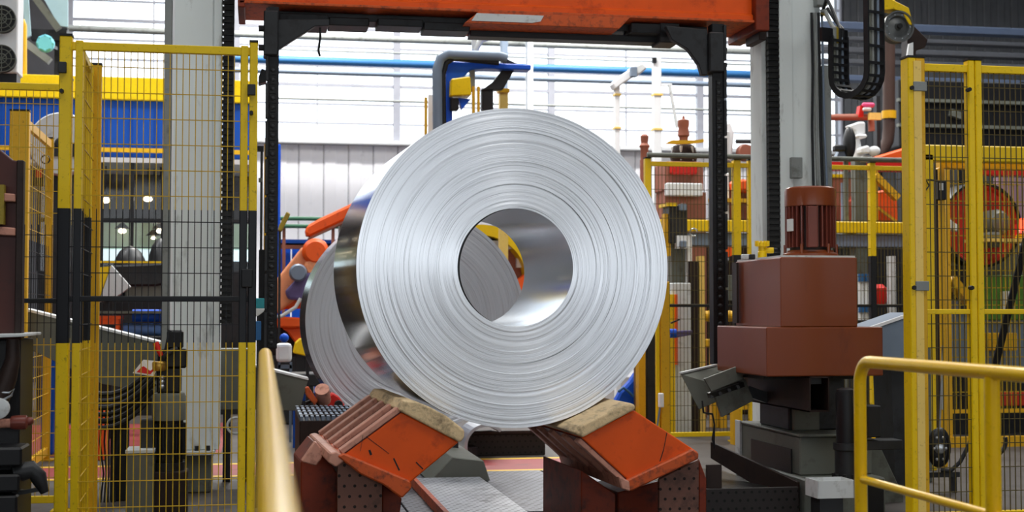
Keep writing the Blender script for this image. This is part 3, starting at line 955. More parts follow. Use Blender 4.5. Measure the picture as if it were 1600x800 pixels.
def fence(label, p0, p1, posts, wire='wire', frame='yellow', sv=.034, sh=.137, mid=1.35, z0=.08, ztop=FT, group='yellow mesh safety fences', pw=.06, band=False, frames=(), bar=.045):
    """posts: (distance along, width, depth, material) of each upright; frames: distances of the slimmer panel stiles."""
    p0, p1 = Vector((*p0, 0)), Vector((*p1, 0))
    d = (p1 - p0)
    L = d.length
    d.normalize()
    nrm = Vector((-d.y, d.x, 0))
    t = thing('mesh_fence', label, 'fence', p0 + d * (L / 2), group)

    def ub(mb, s, w, dep, a, b, off=0.0):
        c = p0 + d * s + nrm * off
        return mb.bar(c + Vector((0, 0, a)), c + Vector((0, 0, b)), w, dep, up=nrm)
    for s, w, dep, mt in posts:
        ub(MB(), s, w, dep, 0, ztop + .02).build('post', M[mt], t, bevel=.005)
        ub(MB(), s, w + .004, dep + .004, ztop + .02, ztop + .032).build('post_cap', M['black'], t)
        ub(MB(), s, w + .08, dep + .08, 0, .012).build('foot_plate', M[mt], t)
    for s in frames:
        ub(MB(), s, .04, .04, z0, ztop).build('stile', M[frame], t, bevel=.003)
    for z, nm in ((ztop - .03, 'top_rail'), (z0, 'bottom_rail')):
        MB().bar(p0 + Vector((0, 0, z)), p1 + Vector((0, 0, z)), .035, bar).build(nm, M[frame], t, bevel=.003)
    if mid:
        MB().bar(p0 + Vector((0, 0, mid)), p1 + Vector((0, 0, mid)), .035, .03).build('mid_rail', M['black'] if band else M[frame], t, bevel=.003)
    m = MB()
    n = int(L / sv)
    for i in range(1, n):
        c = p0 + d * (L * i / n) + nrm * -.012
        m.bar(c + Vector((0, 0, z0)), c + Vector((0, 0, ztop - .03)), .0048, .0048, up=nrm)
    nz = int((ztop - z0) / sh)
    for i in range(1, nz):
        z = z0 + (ztop - z0) * i / nz
        m.bar(p0 + Vector((0, 0, z)) + nrm * -.017, p1 + Vector((0, 0, z)) + nrm * -.017, .005, .005)
    m.build('wire_mesh', M[wire], t, kind='stuff')
    return t


YL = 7.95
xa, xb = at(110, 300, YL).x, at(395, 300, YL).x
fence('yellow mesh fence with black middle band in front of the left column', (xa, YL), (xb, YL),
      [(-.03, .065, .07, 'yellow_band'), (xb - xa - .0, .045, .06, 'yellow_band')], 'wire_band', 'yellow_band', band=True, frames=(.04, xb - xa - .05))
# clamps on the black and yellow posts
# return panel running away from the corner and the wide mustard post at its end
xr = at(138, 450, YL + .85).x
xs_ = at(122, 300, YL + .1).x
fence('narrow yellow return fence running back from the left corner post', (xs_, YL + .1), (xr, YL + .88),
      [(.80, .06, .12, 'mustard')], 'wire_band', 'yellow_band', sv=.11, band=False, mid=None, frames=(.08, .66))
x2, Y2 = at(-25, 300, 9.45).x, 9.45
x3 = at(104, 300, Y2).x
fence('mesh fence panel with yellow top rail left of the corner post', (x2, Y2), (x3, Y2),
      [(x3 - x2, .06, .06, 'yellow_band')], 'wire_band', 'yellow_band', band=True, sv=.042)
x4 = at(30, 300, 11.0).x
fence('short mesh fence running back in front of the blue travelling beam at far left', (x4, 11.0), (x4 - .02, 12.7),
      [(0, .08, .14, 'mustard'), (1.7, .06, .06, 'mustard')], 'wire_band', 'mustard', sv=.12, sh=.16, mid=None, bar=.07)

YR = 7.75
xp = at(1427, 400, YR).x
xq, xe = at(1524, 400, YR).x, at(1680, 400, YR).x
fence('right yellow mesh fence with wide cream corner post and dark wires', (xp, YR), (xe, YR),
      [(-.02, .05, .10, 'yellow'), (0.035, .062, .09, 'mustard'), (xq - xp - .026, .042, .06, 'yellow'), (xq - xp + .02, .042, .06, 'yellow'), (xe - xp, .06, .06, 'yellow')],
      'wire_dark', 'yellow', mid=1.28)
rf = [o for o in bpy.data.objects if o.get('label', '').startswith('right yellow mesh')][0]
MB().box(xp - .012, xp + .036, YR - .056, YR - .046, 0, FT).build('front_strip', M['cream_yellow'], rf)
for py in (137, 447):
    z = at(1427, py, YR).z
    MB().box(xp - .014, xp + .07, YR - .06, YR + .05, z - .028, z + .028).build('clamp', M['column_edge'], rf, bevel=.003)
    for dx in (-.025, xq - xp - .055):
        MB().cyl((xp + dx, YR - .065, z - .01), (xp + dx, YR - .03, z - .01), .013, n=6).build('bolt', M['black'], rf)
lf = [o for o in bpy.data.objects if o.get('label', '').startswith('yellow mesh fence with black')][0]
for px, py in ((97, 105), (393, 140)):
    p = at(px, py, YL - .05)
    MB().box(p.x - .022, p.x + .022, YL - .055, YL + .03, p.z - .03, p.z + .03).build('clamp', M['dark'], lf, bevel=.003)
    MB().cyl((p.x, YL - .07, p.z - .13), (p.x, YL - .03, p.z - .13), .012, n=6).build('bolt', M['black'], lf)
p = at(386, 435, YL - .03)
MB().box(p.x - .03, p.x + .03, YL - .07, YL - .02, p.z - .05, p.z + .05).build('latch', M['black'], lf, bevel=.004)

# far fences behind the coil and gearbox
YB = 13.3
xs = [at(p, 400, YB).x for p in (1012, 1151, 1172, 1363, 1450)]
fence('far yellow mesh fence between the coil and the right column', (xs[0], YB), (xs[2], YB),
      [(0, .06, .07, 'yellow_band'), (xs[1] - xs[0], .072, .08, 'yellow_band'), (xs[2] - xs[0], .045, .06, 'yellow_band')], 'wire_dark', 'yellow_band', sv=.036, band=True, mid=1.34)
fence('far yellow mesh fence behind the brown motor, right of the column', (xs[2] + .06, YB), (xs[4], YB),
      [(xs[3] - xs[2] - .06, .06, .07, 'yellow_band')], 'wire_dark', 'yellow_band', sv=.036, band=True, mid=1.34)
p, q = at(1012, 246, YB - .08), at(1425, 246, YB - .08)
tag(MB().tube([(p.x, YB - .06, FT + .05), (q.x, YB - .06, FT + .05)], .024, 12).build('conduit_pipe', M['grey'], smooth=True), 'long grey conduit pipe running along the top of the far fence', 'pipe')
YM = 11.6
p = at(1040, 560, YM)
t = thing('gate_post', 'yellow post with a grey door switch just right of the coil', 'post', (p.x, YM, 0))
MB().box(p.x - .038, p.x + .038, YM, YM + .07, 0, at(1040, 440, YM).z).build('post', M['mustard'], t, bevel=.005)
MB().box(p.x - .075, p.x - .045, YM + .02, YM + .06, 0, at(1040, 440, YM).z).build('stile', M['yellow'], t, bevel=.004)
z = at(1033, 625, YM).z
MB().box(p.x - .07, p.x - .03, YM - .05, YM, z - .06, z + .06).build('door_switch', M['white'], t, bevel=.006)
MB().tube([(p.x - .06, YM - .03, z - .06), (p.x - .09, YM - .03, z - .25), (p.x - .09, YM - .02, .02)], .008, 8).build('lead', M['grey_blue'], t, smooth=True)
p = at(1008, 600, YM + .4)
t = thing('cabinet_post', 'dark blue grey upright beside the yellow gate post', 'post', (p.x, YM + .4, 0))
MB().box(p.x + .02, p.x + .13, YM + .4, YM + .5, 0, at(1020, 500, YM + .4).z).build('upright', M['dark'], t, bevel=.004)
MB().box(p.x - .06, p.x + .0, YM + .38, YM + .5, 0, at(1020, 500, YM + .4).z).build('side_strip', M['mustard'], t, bevel=.004)


# ---- foreground handrails along the walkway
def rail_pts(x, z, yfar, ynear, r):
    c = Vector((x, yfar - r, z - r))
    pts = [(x, yfar, 0), (x, yfar, z - r)] + [tuple(p) for p in arc(c, (0, 1, 0), (0, 0, 1), r, 0, math.pi / 2, 8)][1:] + [(x, ynear, z)]
    return pts


t = thing('handrail', 'blurred glossy yellow handrail in the near left foreground', 'handrail', (.03, 2.4, 0), 'yellow tube handrails')
x, z = .035, 1.125
MB().tube(rail_pts(x, z, 5.3, 5.1, .1)[:-1] + [(.024, 1.5, 1.064), (.018, -.6, 1.03)], .0235, 18).build('top_tube', M['rail_yellow'], t, smooth=True)
MB().tube([(x, 5.3, .6), (x, -.6, .5)], .018, 14).build('mid_tube', M['rail_yellow'], t, smooth=True)
for yy in (3.6, 1.8, 0.0):
    MB().cyl((x - .008, yy, 0), (x - .008, yy, 1.035 + .0165 * yy - .02), .02, n=16).build('post', M['rail_yellow'], t, smooth=True)
p5 = at(1344, 640, 5.0)
ky = 5.0 * 1.0
x, z = p5.x, at(1370, 565, 4.95).z
t = thing('handrail', 'yellow tube handrail in the lower right corner in front of the mesh fence', 'handrail', (x, 3, 0), 'yellow tube handrails')
MB().tube(rail_pts(x, z, 5.0, -.6, .085), .0235, 20).build('top_tube', M['rail_yellow'], t, smooth=True)
zm = at(1346, 748, 5.0).z
MB().tube([(x, 5.0, zm), (x, -.6, zm)], .015, 16).build('mid_tube', M['rail_yellow'], t, smooth=True)
for yy in (4.03, 2.3, .5):
    MB().cyl((x, yy, 0), (x, yy, z - .015), .0245, n=18).build('post', M['rail_yellow'], t, smooth=True)
for yy in (5.0, 4.03):
    MB().cyl((x, yy, 0), (x, yy, .012), .06, n=20).build('foot_flange', M['rail_yellow'], t)
# ================================================================== GEARBOX AND ITS STAND (right of the coil)
YX = 8.53
t = thing('gearbox_drive', 'brown stepped gearbox with a ribbed brown motor standing on top', 'gearbox', (at(1260, 600, YX).x, YX + .5, at(1260, 589, YX).z))
X0, X1, Z0, Z1 = xz(1220, 1340, 402, 512, YX)
lx0, lx1, lz0, lz1 = xz(1198, 1380, 511, 588, YX)
MB().box(lx0, lx1, YX, YX + .98, lz0, lz1).build('lower_housing', M['brown'], t, bevel=.008, seg=2)
MB().box(X0, X1, YX + .001, YX + .86, lz1, Z1).build('upper_housing', M['brown'], t, bevel=.008, seg=2)
MB().box(X0 + .01, X1 - .01, YX + .012, YX + .85, Z1, Z1 + .012).build('top_gasket', M['grey_lite'], t)
cy = YX + .33
cx = at(1266, 350, cy).x
zt = Z1 + .012
m0 = MB()
r = .168
m0.lathe([(r * .8, .04), (r * .8, .36)], (cx, cy, zt), 'Z', 40)
mo = m0.build('motor', M['darkbrown'], t, smooth=True)
MB().lathe([(r * 1.08, .0), (r * 1.08, .022), (r * .9, .035), (r * .9, .045)], (cx, cy, zt), 'Z', 36).build('base_flange', M['brown'], mo, smooth=True)
fm = None
for k in range(30):
    a = 2 * math.pi * k / 30
    d = Vector((math.cos(a), math.sin(a), 0))
    c = Vector((cx, cy, 0)) + d * (r * .89)
    fr = .02 if math.cos(a + math.pi / 2 - .0) < .86 or True else 0
    MB().bar(c + Vector((0, 0, zt + .065)), c + Vector((0, 0, zt + .335)), .0105, r * .2, up=d).build('cooling_fin', M['brown_fin'], mo)
hc = zt + .335
MB().lathe([(r * .95, 0), (r * 1.0, .004), (r * 1.0, .105), (r * .97, .122), (r * .9, .13), (r * .3, .134), (.01, .134)], (cx, cy, hc), 'Z', 48).build('fan_cowl', M['brown'], mo, smooth=True)
for a in (-2.3, -1.2, -.4, .6, 2.6, 1.7):
    q = Vector((cx + r * 1.0 * math.cos(a), cy + r * 1.0 * math.sin(a), zt))
    MB().cyl(q + Vector((0, 0, .02)), q + Vector((0, 0, .085)), .011, n=8).build('foot_bolt', M['brown'], mo, smooth=True)
a = -1.9
MB().box(cx - .085, cx - .02, cy - r * 1.06, cy - r * .8, zt + .06, zt + .33).build('terminal_panel', M['brown_fin'], mo, bevel=.005)
p = Vector((cx - r * .97, cy - r * .35, zt + .2))
MB().box(p.x - .012, p.x + .01, p.y - .03, p.y + .03, p.z - .03, p.z + .05).build('rating_plate', M['grey_lite'], mo)
# oil filler on the lid, left of the motor
p = at(1191, 408, YX + .45)
p.z = Z1
f = MB().lathe([(.03, 0), (.03, .05), (.026, .055), (.026, .085), (.042, .088), (.042, .115), (.030, .118), (.012, .12)], (p.x, p.y, p.z), 'Z', 20).build('oil_filler', M['yellow'], t, smooth=True)
for k in range(12):
    a = 2 * math.pi * k / 12
    MB().box(p.x + .043 * math.cos(a) - .005, p.x + .043 * math.cos(a) + .005, p.y + .043 * math.sin(a) - .005, p.y + .043 * math.sin(a) + .005, p.z + .09, p.z + .125).build('grip_ridge', M['yellow'], f)
MB().cyl((p.x + .02, p.y, p.z + .062), (p.x + .075, p.y - .01, p.z + .062), .02, n=12).build('side_outlet', M['yellow'], f, smooth=True)
MB().cyl((p.x + .075, p.y - .01, p.z + .062), (p.x + .10, p.y - .01, p.z + .062), .016, n=12).build('plug', M['rubber'], f, smooth=True)
for dx, mt in ((-.075, 'dark'), (-.12, 'grey_lite')):
    MB().box(p.x + dx - .02, p.x + dx + .02, p.y - .02, p.y + .03, p.z, p.z + .035).build('lid_fitting', M[mt], t, bevel=.004)
p = at(1148, 430, YX + .83)
MB().box(p.x - .015, p.x, YX + .75, YX + .84, lz1 + .02, Z1 - .01).build('edge_channel', M['darkbrown'], t)

# stand below the gearbox
t = thing('machine_stand', 'grey oily machine pedestal carrying the brown gearbox', 'machine base', (at(1260, 700, 8.7).x, 9.2, 0))
X0, X1, Z0, Z1 = xz(1250, 1336, 682, 738, 8.62)
MB().box(X0, X1 + .12, 8.62, 9.75, Z0 - .02, Z1).build('body', M['grey'], t, bevel=.01)
MB().box(X0 - .01, X1 + .13, 8.60, 9.77, Z1, Z1 + .014).build('top_plate', M['plate_grey'], t, bevel=.003)
MB().box(X0 - .016, X0, 9.72, 9.82, .0, Z1 + .02).build('far_leg', M['grey_lite'], t)
MB().box(X0 - .012, X0 - .002, 8.75, 9.5, Z0 - .02, Z1 - .09).build('dark_opening', M['black'], t)
bx0, bx1, _, bz1 = xz(1258, 1384, 737, 800, 8.45)
MB().box(bx0, bx1, 8.45, 9.75, 0, Z0 - .02).build('base_beam', M['grey'], t, bevel=.01)
MB().box(bx1 - .18, bx1 - .02, 8.438, 8.452, .0, Z0 - .05).build('beam_opening', M['black'], t)
cx0, cx1, cz0, cz1 = xz(1232, 1318, 598, 682, 8.95)
MB().box(cx0, cx1, 8.95, 9.5, Z1 + .014, lz0 - .02).build('neck', M['dark'], t, bevel=.008)
MB().box(cx0 + .02, cx0 + .2, 8.9, 8.95, Z1 + .014, Z1 + .17).build('front_cover', M['grey'], t, bevel=.006)
MB().box(lx0 + .06, lx1 - .04, 8.75, 9.5, lz0 - .03, lz0).build('mounting_plate', M['dark'], t)
# square tube under the gearbox
X0, X1, Z0, Z1_ = xz(1265, 1296, 600, 644, 8.5)
zz1 = lz0 - .001
m = MB()
w = .008
m.box(X0, X0 + w, 8.5, 9.65, Z0, zz1).box(X1 - w, X1, 8.5, 9.65, Z0, zz1).box(X0, X1, 8.5, 9.65, Z0, Z0 + w).box(X0, X1, 8.5, 9.65, zz1 - w, zz1)
m.build('square_tube', M['darkbrown'], t)
MB().box(X0 + w, X1 - w, 8.9, 8.91, Z0 + w, zz1 - w).build('tube_stop', M['black'], t)
MB().box(X0 + w + .001, X1 - w - .02, 8.56, 8.58, zz1 - .05, zz1 - w).build('inner_lip', M['dark'], t)
# pump motor right of the stand
t = thing('pump_motor', 'small dark grey flanged motor standing behind the right handrail post', 'motor', (at(1322, 760, 8.25).x, 8.4, 0))
p = at(1322, 700, 8.3)
z_a, z_b, z_c = at(1322, 752, 8.3).z, at(1322, 692, 8.3).z, at(1322, 606, 8.3).z
MB().lathe([(.085, z_a), (.085, z_a + .02), (.07, z_a + .03), (.07, z_b - .05), (.08, z_b - .04), (.08, z_b)], (p.x, 8.3, 0), 'Z', 24).build('gear_flange', M['dark'], t, smooth=True)
for k in range(9):
    a = 2 * math.pi * k / 9
    q = (p.x + .078 * math.cos(a), 8.3 + .078 * math.sin(a))
    MB().cyl((*q, z_a + .02), (*q, z_a + .05), .012, n=6).build('flange_bolt', M['dark'], t)
MB().lathe([(.06, z_b), (.062, z_c - .03), (.055, z_c - .01), (.03, z_c)], (p.x, 8.3, 0), 'Z', 24).build('motor_body', M['black'], t, smooth=True)
MB().box(p.x + .10, p.x + .19, 8.2, 8.32, z_b + .04, at(1365, 632, 8.3).z).build('terminal_box', M['rubber'], t, bevel=.006)
MB().box(p.x + .05, p.x + .11, 8.24, 8.3, z_b + .06, z_b + .14).build('box_neck', M['black'], t)
MB().box(p.x + .07, p.x + .34, 8.22, 8.36, z_b - .04, z_b + .02).build('shelf_bracket', M['dark'], t, bevel=.004)
MB().box(p.x - .1, p.x + .1, 8.2, 8.4, 0, z_a).build('plinth', M['grey'], t, bevel=.006)
t = thing('drip_tray', 'small white folded tray on the grey ledge below the pump motor', 'tray', (at(1305, 770, 8.0).x, 8.0, 0))
X0, X1, Z0, Z1 = xz(1284, 1345, 751, 776, 7.95)
zb_ = Z0
MB().box(X0 - .02, X1 - .04, 7.96, 8.14, zb_ - .01, zb_).build('bottom', M['white'], t)
for bx in ((X0 - .02, X1 - .04, 7.955, 7.962), (X0 - .02, X1 - .04, 8.138, 8.145), (X0 - .024, X0 - .018, 7.955, 8.145), (X1 - .044, X1 - .038, 7.955, 8.145)):
    MB().box(*bx, zb_ - .01, Z1).build('rim', M['grey_lite'], t)
MB().box(X0, X1 - .1, 7.98, 8.12, 0, zb_ - .01).build('support', M['dark'], t)
tag(MB().prism([at(1356, 690, 8.9), at(1372, 690, 8.9), at(1412, 775, 8.9), at(1412, 830, 8.9), at(1356, 830, 8.9)], (0, .06, 0)).build('support_gusset', M['grey'], bevel=.005),
    'grey triangular support plate between handrail post and right fence', 'bracket')
# sloped grey chute right of the gearbox
t = thing('side_chute', 'sloping blue grey sheet chute between the gearbox and the right fence', 'chute', (at(1370, 560, 9.3).x, 9.5, at(1370, 560, 9.3).z - .1))
MB().pprism([(1336, 524), (1440, 488), (1440, 560), (1392, 572), (1336, 578)], 9.3, .5).build('sheet', M['grey_blue'], t, bevel=.004)
MB().pprism([(1336, 519), (1440, 483), (1440, 488), (1336, 524)], 9.29, .03).build('edge', M['white'], t)
MB().pprism([(1392, 572), (1440, 560), (1440, 900), (1405, 900)], 9.4, .3).build('support', M['dark'], t)
# bent guide plates left of the stand
t = thing('guide_chute', 'bent dull grey guide plates jutting out left from under the gearbox', 'chute', (at(1120, 620, 9.5).x, 9.6, at(1120, 650, 9.5).z))
MB().prism([at(1063, 584, 9.2), at(1119, 571, 9.6), at(1164, 592, 9.6), at(1156, 612, 9.3), at(1092, 640, 9.2)], (.01, .03, .0)).build('large_plate', M['plate_grey'], t, bevel=.003)
MB().bar(at(1063, 583, 9.19), at(1119, 570, 9.59), .02, .012).build('rolled_edge', M['grey_lite'], t)
MB().prism([at(1112, 604, 9.1), at(1160, 586, 9.15), at(1166, 596, 9.15), at(1178, 626, 9.15), at(1128, 652, 9.1)], (0, .03, 0)).build('front_plate', M['plate_grey'], t, bevel=.003)
MB().prism([at(1100, 592, 9.08), at(1158, 570, 9.12), at(1162, 592, 9.12), at(1112, 612, 9.08)], (0, .02, 0)).build('upper_plate', M['plate_grey'], t, bevel=.003)
MB().bar(at(1108, 618, 9.06), at(1160, 600, 9.1), .05, .035).build('hinge_bar', M['black_oil'], t)
for i in range(4):
    q = at(1112 + i * 14, 620 - i * 5, 9.03)
    MB().cyl(q, q + Vector((0, .03, 0)), .012, n=8).build('hinge_bolt', M['dark'], t)
MB().bar(at(1165, 610, 9.3), at(1204, 624, 9.3), .09, .07).build('support_arm', M['dark'], t)
q = at(1104, 640, 9.05)
MB().tube([q + Vector((-.03, 0, .06)), q + Vector((-.02, 0, -.02)), q + Vector((.04, 0, -.03)), q + Vector((.055, 0, -.10)), q + Vector((.045, .0, -.2)), q + Vector((.055, 0, -.26))], [.006, .007, .008, .006, .012, .004], 8).build('cable_rag', M['rubber'], t, smooth=True)
# oil pan with dark upright plates
t = thing('oil_pan', 'dark wet oil pan with raised steel edges at the foot of the gearbox stand', 'tray', (at(1170, 760, 8.9).x, 9, 0))
X0, X1 = at(1106, 760, 8.3).x, at(1246, 760, 8.3).x
zp = at(1170, 762, 8.3).z
MB().box(X0 - .05, X1, 8.32, 9.9, 0, zp - .06).build('pan_floor', M['black_oil'], t)
MB().box(X0 - .02, X1, 8.28, 8.31, 0, zp).build('front_plate', M['perf_dark'], t, bevel=.003)
MB().prism([at(1110, 690, 9.5), at(1110, 716, 9.5), at(1246, 800, 8.5), at(1246, 753, 8.5)], (.02, .01, 0)).build('back_plate', M['darkbrown'], t, bevel=.003)
MB().pbox(1104, 1128, 726, 772, 8.34, .02).build('stub_plate', M['darkbrown'], t, bevel=.003)
# ================================================================== LEFT SIDE, BEHIND THE FENCE
# long grey sheet chute
t = thing('long_chute', 'long grey sheet chute sloping down to the right behind the left column', 'chute', (at(300, 600, 11.2).x, 11.3, 0))
MB().pprism([(40, 484), (482, 592), (468, 642), (400, 640), (160, 600), (45, 545)], 11.2, .04).build('side_sheet', M['plate_grey'], t, bevel=.003)
MB().prism([at(40, 482, 11.19), at(482, 591, 11.19), at(482, 594, 11.19), at(40, 486, 11.19)], (0, .3, 0)).build('folded_edge', M['white'], t)
for px in (120, 420):
    MB().box(at(px, 600, 11.3).x, at(px + 14, 600, 11.3).x, 11.3, 11.4, 0, at(px, 610, 11.3).z).build('leg', M['dark'], t)
# hydraulic unit in front of the left column
t = thing('hydraulic_motor', 'grey ribbed hydraulic motor with a black valve on top, in front of the left column', 'motor', (at(262, 780, 9.2).x, 9.2, 0))
Yh = 9.2
p = at(264, 640, Yh)
za, zb_, zc, zd, ze = [at(264, y, Yh).z for y in (800, 722, 656, 614, 600)]
MB().lathe([(.105, zc), (.105, zd - .02), (.095, zd), (.04, zd + .004)], (p.x, Yh, 0), 'Z', 28).build('cylinder', M['grey'], t, smooth=True)
fin = MB().lathe([(.09, zb_), (.09, zc)], (p.x, Yh, 0), 'Z', 28).build('motor_body', M['black'], t, smooth=True)
for k in range(24):
    a = 2 * math.pi * k / 24
    d = Vector((math.cos(a), math.sin(a), 0))
    c = Vector((p.x, Yh, 0)) + d * .095
    MB().bar(c + Vector((0, 0, zb_ + .02)), c + Vector((0, 0, zc - .02)), .006, .024, up=d).build('cooling_fin', M['dark'], fin)
MB().box(p.x - .17, p.x - .09, Yh - .06, Yh + .06, zb_ + .06, zc + .01).build('terminal_box', M['dark'], t, bevel=.006)
MB().lathe([(.1, zb_ - .05), (.1, zb_)], (p.x, Yh, 0), 'Z', 24).build('flange', M['dark'], t, smooth=True)
MB().box(p.x - .12, p.x + .12, Yh - .1, Yh + .1, 0, zb_ - .05).build('plinth', M['darkbrown'], t, bevel=.006)
for k, (dx, y0, y1, w) in enumerate(((.0, 614, 575, .075), (.02, 575, 545, .09), (.035, 545, 516, .05))):
    MB().box(p.x + dx - w, p.x + dx + w, Yh - .06, Yh + .06, at(264, y0, Yh).z, at(264, y1, Yh).z).build('valve_block', M['black'], t, bevel=.012)
q = at(248, 572, Yh - .07)
MB().lathe([(.04, -.03), (.046, -.02), (.046, .02), (.04, .03)], q, 'Z', 18).build('brass_ring', M['brass'], t, smooth=True)
for i in range(3):
    MB().ball(at(253, 590 + i * 7, Yh - .06), .017).build('fitting', M['steel'], t, smooth=True)
MB().tube([at(272, 520, Yh - .05), at(264, 516, Yh - .05), at(262, 530, Yh - .06), at(258, 548, Yh - .06)], .008, 8).build('cable', M['rubber'], t, smooth=True)
MB().tube([at(276, 545, Yh - .06), at(268, 548, Yh - .08), at(258, 556, Yh - .08), at(252, 566, Yh - .07)], .016, 10).build('hose', M['dark'], t, smooth=True)
MB().tube([at(252, 556, Yh - .07), at(247, 545, Yh - .07), at(243, 536, Yh - .06)], [.014, .018, .02], 10).build('red_handle', M['red'], t, smooth=True)
# tag
t2 = MB()
a, b, c, d = at(207, 583, Yh - .1), at(224, 562, Yh - .1), at(252, 565, Yh - .08), at(240, 588, Yh - .1)
t2.prism([a, b, c, d], (0, .004, 0))
tg = tag(t2.build('warning_tag', M['paper']), 'crumpled white and red paper tag tied beside the black valve', 'tag')
MB().prism([a.lerp(c, .14) + Vector((0, -.004, -.004)), a.lerp(b, .5).lerp(c, .22) + Vector((0, -.004, 0)), c.lerp(d, .2).lerp(a, .1) + Vector((0, -.004, -.01)), d.lerp(a, .15) + Vector((0, -.004, .01))], (0, .003, 0)).build('red_print', M['red'], tg)
# hoses running from the left to the motor
for i in range(6):
    pts = []
    for s in range(9):
        u = s / 8
        px = 120 + u * 118 + i * 2
        py = 650 - i * 10 + 24 * math.sin(math.pi * (u * .8 + .12)) - 34 * u * u - i * 1.5 * u
        pts.append(at(px, py, 9.75 + .05 * (i % 3)))
    tag(MB().tube(pts, .016 + .003 * (i % 2), 8).build('hydraulic_hose', M['rubber'], smooth=True), ('lowest', 'second lowest', 'third from bottom', 'third from top', 'second highest', 'topmost')[i] + ' black hose in the bundle sagging toward the grey hydraulic motor', 'hose', 'bundle of sagging black hoses')
t = thing('cable_stand', 'dark upright stand with hanging cables between the mustard post and hydraulic motor', 'stand', (at(185, 760, 9.9).x, 9.95, 0))
MB().pbox(172, 200, 655, 780, 9.9, .1, 0).build('upright', M['black'], t, bevel=.006)
for i in range(5):
    x_ = 160 + i * 6
    MB().tube([at(x_, 640, 9.85), at(x_ - 4 + i, 690, 9.85), at(x_ + 2 - 2 * i, 740, 9.85), at(x_ - 4, 795, 9.85)], .006, 6).build('cable', M['rubber'], t, smooth=True)
t = thing('floor_case', 'low grey sheet box on the floor in front of the hydraulic motor', 'box', (at(215, 760, 9.0).x, 9, 0))
MB().pbox(197, 240, 708, 770, 9.0, .25, 0).build('body', M['plate_grey'], t, bevel=.005)
MB().box(at(196, 708, 9.0).x, at(241, 708, 9.0).x, 8.99, 9.27, at(215, 708, 9.0).z, at(215, 706, 9.0).z + .01).build('lid', M['grey_lite'], t)
# box right of the column foot, with loops of hose
t = thing('floor_cabinet', 'dull grey cabinet standing between the left column and the fence end post', 'cabinet', (at(365, 700, 10.9).x, 11, 0))
MB().pbox(342, 398, 545, 640, 10.8, .25).build('body', M['plate_grey'], t, bevel=.005)
MB().pbox(348, 360, 640, 760, 10.85, .06, 0).build('leg', M['dark'], t)
MB().pbox(382, 394, 640, 760, 10.85, .06, 0).build('leg', M['dark'], t)
c = at(368, 665, 10.75)
tag(MB().tube(arc(c, (1, 0, 0), (0, 0, 1), .06, 0, 2 * math.pi, 24)[:-1], .009, 8, closed=True).build('hose_loop', M['grey_lite'], smooth=True), 'pale hose loop hanging under the grey cabinet near the left column', 'hose')
# small teal boxes by the guard strip
t = thing('control_box', 'small teal control box with a grey wedge base beside the left chain arm', 'control box', (at(405, 500, 9.3).x, 9.35, 0))
MB().pbox(399, 413, 466, 482, 9.3, .1).build('upper_box', M['teal'], t, bevel=.004)
MB().pprism([(399, 482), (414, 482), (412, 487), (403, 494), (399, 494)], 9.3, .1).build('hood', M['grey_lite'], t, bevel=.003)
MB().pbox(397, 408, 502, 532, 9.3, .08).build('lower_box', M['pipe_blue'], t, bevel=.004)
MB().pbox(400, 404, 470, 800, 9.4, .04, 0).build('pole', M['dark'], t)
t = thing('marker_pole', 'thin dark pole with a yellow upright just right of the left fence', 'pole', (at(407, 400, 10.6).x, 10.65, 0))
MB().pbox(405, 409, 232, 800, 10.6, .03, 0).build('pole', M['dark'], t)
MB().pbox(411, 416, 225, 800, 10.7, .04, 0).build('yellow_upright', M['mustard'], t)
MB().pbox(402, 412, 228, 236, 10.58, .06).build('bracket', M['black'], t)
MB().pbox(404, 410, 278, 284, 10.58, .06).build('clip', M['grey'], t)
MB().pprism([(404, 120), (409, 107), (416, 110), (416, 128), (404, 131)], 10.5, .12).build('hook', M['dark'], t, bevel=.004)

# far-left brown machine
Yb = 7.2
t = thing('brown_machine', 'dark brown machine frame with pale crossbars at the left edge', 'machine', (at(10, 700, Yb).x, Yb + .3, 0))
MB().prism([at(-60, 215, Yb), at(0, 234, Yb), at(20, 250, Yb), at(34, 252, Yb), at(34, 530, Yb), at(-60, 530, Yb)], (0, .08, 0)).build('side_plate', M['brown_mach'] if 'brown_mach' in M else M['darkbrown'], t, bevel=.005)
MB().pbox(24, 35, 250, 528, Yb - .04, .06).build('edge_bar', M['darkbrown'], t, bevel=.004)
for y0 in (297, 350):
    MB().pprism([(-60, y0), (23, y0 + 6), (23, y0 + 18), (-60, y0 + 14)], Yb - .06, .06).build('crossbar', M['rib'], t, bevel=.004)
MB().pbox(-60, 6, 288, 350, Yb - .07, .05).build('yellow_cover', M['olive'], t)
MB().pprism([(-60, 523), (40, 521), (40, 526), (-60, 530)], Yb - .16, .5).build('table_top', M['grey_lite'], t, bevel=.003)
MB().pbox(-60, 30, 530, 900, Yb + .02, .4, 0).build('lower_cabinet', M['black'], t, bevel=.006)
p = at(15, 545, Yb - .1)
MB().tube([at(20, 530, Yb - .1), at(20, 560, Yb - .1), at(12, 590, Yb - .1), at(-8, 640, Yb - .1)], [.03, .035, .045, .05], 12).build('pipe', M['darkbrown'], t, smooth=True)
MB().tube([at(-10, 612, Yb - .14), at(14, 614, Yb - .14), at(22, 608, Yb - .14), at(18, 618, Yb - .14), at(2, 626, Yb - .14)], .006, 8).build('wire_loop', M['steel'], t, smooth=True)
MB().lathe([(.035, -.02), (.05, -.015), (.05, .015), (.03, .02)], at(-2, 638, Yb - .14), 'Y', 20).build('gauge', M['grey_lite'], t, smooth=True)
q = at(40, 660, Yb - .1)
MB().tube([at(-10, 662, Yb - .1), at(24, 661, Yb - .1)], .022, 12).build('valve_stem', M['rib'], t, smooth=True)
